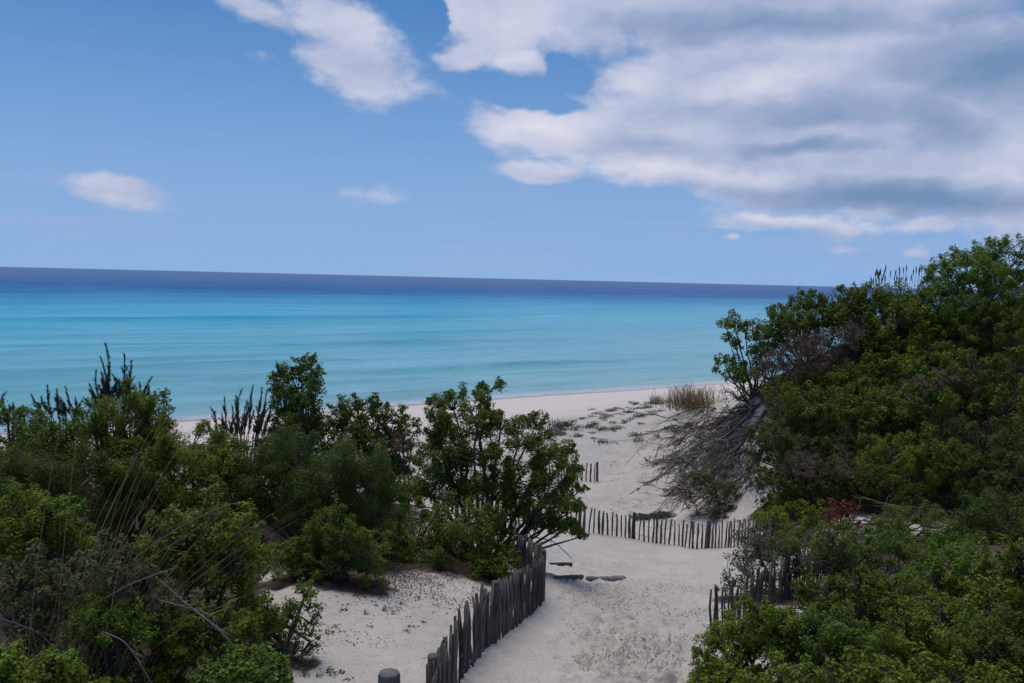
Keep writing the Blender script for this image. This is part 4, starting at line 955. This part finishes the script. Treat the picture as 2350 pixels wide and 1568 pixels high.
FEATHER = [('small feathery upright shoots at the far left edge before the sea', 15.4, [(20, 960, 15, 900), (38, 960, 31, 925), (48, 960, 52, 930)]),
           ('row of feathery upright shoots left of the tallest ones', 15.6, [(100, 960, 72, 905), (118, 960, 110, 884), (138, 960, 131, 893), (150, 960, 128, 905), (165, 960, 150, 888), (182, 960, 172, 912), (195, 965, 190, 918), (90, 962, 95, 925)]),
           ('tallest feathery upright shoots rising against the sea on the left', 15.0, [(232, 940, 222, 848), (242, 935, 241, 787), (252, 930, 230, 818), (270, 930, 262, 868), (280, 930, 285, 812), (288, 930, 301, 828), (300, 930, 291, 858), (322, 940, 350, 865), (312, 940, 320, 878), (226, 940, 205, 880), (215, 940, 192, 914), (240, 930, 247, 840), (335, 945, 340, 890)]),
           ('dull feathery shoots left of the tall knobbly shrub, beach behind', 16.6, [(500, 1010, 482, 935), (522, 1010, 515, 912), (530, 1000, 532, 930), (552, 1000, 556, 893), (570, 1000, 581, 885), (582, 1000, 601, 890), (560, 1010, 566, 920), (592, 1000, 611, 903), (545, 1005, 541, 925), (600, 1010, 622, 930)])]
for lb, Y, sh_ in FEATHER:
    cx = float(np.mean([a[0] for a in sh_])); c0 = at(cx, sh_[0][1], Y); zb = gz(c0[0], c0[1]); org = np.array((c0[0], c0[1], zb))
    root = empty('feathery_shrub', tuple(org), lb, 'shrub', 'feathery upright shrubs'); stm = MB(); PP, DD_ = [], []
    ext = list(sh_)
    for (xa, ya, xb, yb) in sh_:
        for q in range(2): ext.append((xa + gg.normal() * 8, ya, xb + gg.normal() * 15, ya + (yb - ya) * gg.uniform(0.40, 0.75)))
    for (xa, ya, xb, yb) in ext:
        Yj = Y + gg.normal() * 0.2; a0 = at(xa, ya, Yj) - org; b0 = at(xb, yb, Yj) - org
        root0 = np.array((a0[0] * 0.5, a0[1] * 0.5, -0.1)); bow = np.array((gg.normal() * .03, gg.normal() * .03, 0))
        P_ = np.array((root0, a0, a0 * .5 + b0 * .5 + bow, b0)); stm.tube(P_, np.array((0.012, 0.007, 0.004, 0.002)), 4)
        runs = [(a0 * 0.75 + b0 * 0.25, b0, bow)]
        ln_ = np.linalg.norm(b0 - a0); ax = (b0 - a0) / ln_
        for q in range(5):                                           # side shoots
            u0 = gg.uniform(0.0, 0.7); s0 = a0 + (b0 - a0) * u0 + bow * 4 * u0 * (1 - u0)
            e0 = s0 + (ax + unit(1, gg)[0] * 0.42) * ln_ * gg.uniform(0.18, 0.34) * (1.15 - u0)
            stm.tube(np.array((s0, (s0 + e0) / 2, e0)), np.array((0.006, 0.004, 0.002)), 3); runs.append((s0, e0, bow * 0))
        for r0_, r1_, bw in runs:
            L_ = np.linalg.norm(r1_ - r0_); nn = int(L_ * 330); u = gg.random(nn); ax2 = (r1_ - r0_) / (L_ + 1e-9)
            c_ = r0_ + (r1_ - r0_) * u[:, None] + bw * (4 * u * (1 - u))[:, None]
            dr = nrm(ax2 * 0.85 + unit(nn, gg) * 0.75); PP.append(c_ + dr * 0.020 * (1.1 - 0.7 * u)[:, None]); DD_.append(dr)
    PP = np.vstack(PP); DD_ = np.vstack(DD_); Nn = nrm(np.cross(DD_, unit(len(PP), gg)))
    V, F = leaf_quads(PP, Nn, np.full(len(PP), 0.036) * gg.uniform(0.7, 1.2, len(PP)), np.full(len(PP), 0.0048), gg, DD_)
    stm.build('stems', M['bark'], root); link_mesh('needles', mesh_np('needles', V, F, M['needle']), root)

# ================================================================== small plants on the sand
def plant_mesh(k, mat, n, R_, hl, flat):
    g = np.random.default_rng(900 + k); d_ = unit(n, g); d_[:, 2] = np.abs(d_[:, 2])
    P_ = d_ * (R_ * g.random(n) ** 0.5)[:, None] * np.array((1, 1, flat))
    Nn = nrm(d_ + np.array((0, 0, 0.8)) + g.normal(size=(n, 3)) * 0.5)
    V, F = leaf_quads(P_, Nn, hl * g.uniform(.6, 1.3, n), hl * 0.42 * g.uniform(.6, 1.3, n), g)
    return mesh_np('dune_plant', V, F, mat)
PM = [plant_mesh(k, M['leaf_grey'] if k % 3 else M['leaf_olive'], 90, 0.26, 0.040, 0.55) for k in range(6)]
for k in range(120):
    u = gg.random(); px = 1255 + 290 * u + gg.normal() * 8; py = 985 - 85 * u + gg.exponential(14) - 2
    if k > 90: px, py = gg.uniform(1330, 1640), gg.uniform(925, 1020)
    p0 = on_ground(px, py, 30, 56)
    o = bpy.data.objects.new('dune_plant', PM[k % 6]); col.objects.link(o); o.location = p0 - np.array((0, 0, 0.01)); o.rotation_euler = (0, 0, gg.random() * 6); s_ = gg.uniform(0.5, 1.25); o.scale = (s_ * 1.4, s_ * 1.4, s_)
    tag(o, 'low grey-green plant on the sandy dune crest before the beach', 'plant', 'low plants along the dune crest')
SP = [plant_mesh(20 + k, M['leaf_mid'] if k % 2 else M['leaf_olive'], 16, 0.055, 0.016, 0.8) for k in range(4)]
for k, (px, py) in enumerate([(785, 1402), (800, 1388), (833, 1372), (862, 1392), (880, 1400), (905, 1408), (838, 1408), (815, 1368), (760, 1452), (770, 1440), (690, 1478), (722, 1485), (930, 1450), (945, 1440), (972, 1430), (700, 1548), (735, 1552), (770, 1548), (800, 1562), (755, 1540), (920, 1385), (960, 1370), (1000, 1390), (1025, 1410), (850, 1440), (1010, 1345), (985, 1330), (720, 1415)]):
    p0 = on_ground(px, py, 7, 16)
    o = bpy.data.objects.new('sand_seedling', SP[k % 4]); col.objects.link(o); o.location = p0 - np.array((0, 0, 0.004)); o.rotation_euler = (0, 0, gg.random() * 6); s_ = gg.uniform(0.7, 1.5) * (1.4 if py > 1530 else 1); o.scale = (s_, s_, s_)
    tag(o, 'tiny green seedling on the pale sand left of the near fence', 'plant', 'seedlings on the left sand patch')

# ================================================================== leaf litter (countless)
n = 32000
px = np.concatenate((gg.normal(880, 75, n // 4), gg.uniform(560, 1150, n // 4), gg.uniform(1300, 1660, n // 4), gg.uniform(1400, 1680, n // 4)))
py = np.concatenate((gg.normal(1310, 34, n // 4), 1280 + np.abs(gg.normal(0, 95, n // 4)), gg.uniform(1340, 1568, n // 4), gg.uniform(990, 1225, n // 4)))
Yq = np.concatenate((np.interp(py[:n // 4], [1250, 1285, 1350, 1410, 1568], [13, 12.6, 11.4, 10.2, 8.4]), np.interp(py[n // 4:n // 2], [1250, 1285, 1350, 1410, 1568], [13, 12.6, 11.4, 10.2, 8.4]),
                     np.interp(py[n // 2:3 * n // 4], [1253, 1292, 1331, 1410, 1465, 1568], [26, 21, 17, 13, 11.4, 9.2]), np.interp(py[3 * n // 4:], [990, 1050, 1107, 1160, 1225], [40, 38, 34.6, 31, 28])))
dirs = nf + nr * ((px - GW / 2) / FPX)[:, None] - nu * ((py - GH / 2) / FPX)[:, None]
X_, Y_ = CAM[0] + dirs[:, 0] / dirs[:, 1] * Yq, Yq
clus = hash_noise(X_, Y_, 1.6, 41) + hash_noise(X_, Y_, 4.0, 42) * 0.6
thr = np.concatenate((np.full(n // 4, -0.35), np.full(n // 4, 0.22), np.full(n // 4, 0.06), np.full(n // 4, 0.12)))
k = clus > thr; X_, Y_, Yk = X_[k], Y_[k], Yq[k]
Pl = np.stack((X_, Y_, zgrid(X_, Y_) + 0.006), 1); Nn = nrm(np.array((0, 0, 1.0)) + gg.normal(size=Pl.shape) * 0.25)
sz = np.maximum(0.011, 0.00062 * Yk) * gg.uniform(0.6, 1.7, len(Pl))
V, F = leaf_quads(Pl, Nn, sz, sz * 0.5, gg)
tag(link_mesh('leaf_litter', mesh_np('leaf_litter', V, F, M['litter'])), 'dry brown fallen leaves scattered over the sand', None, None, 'stuff')
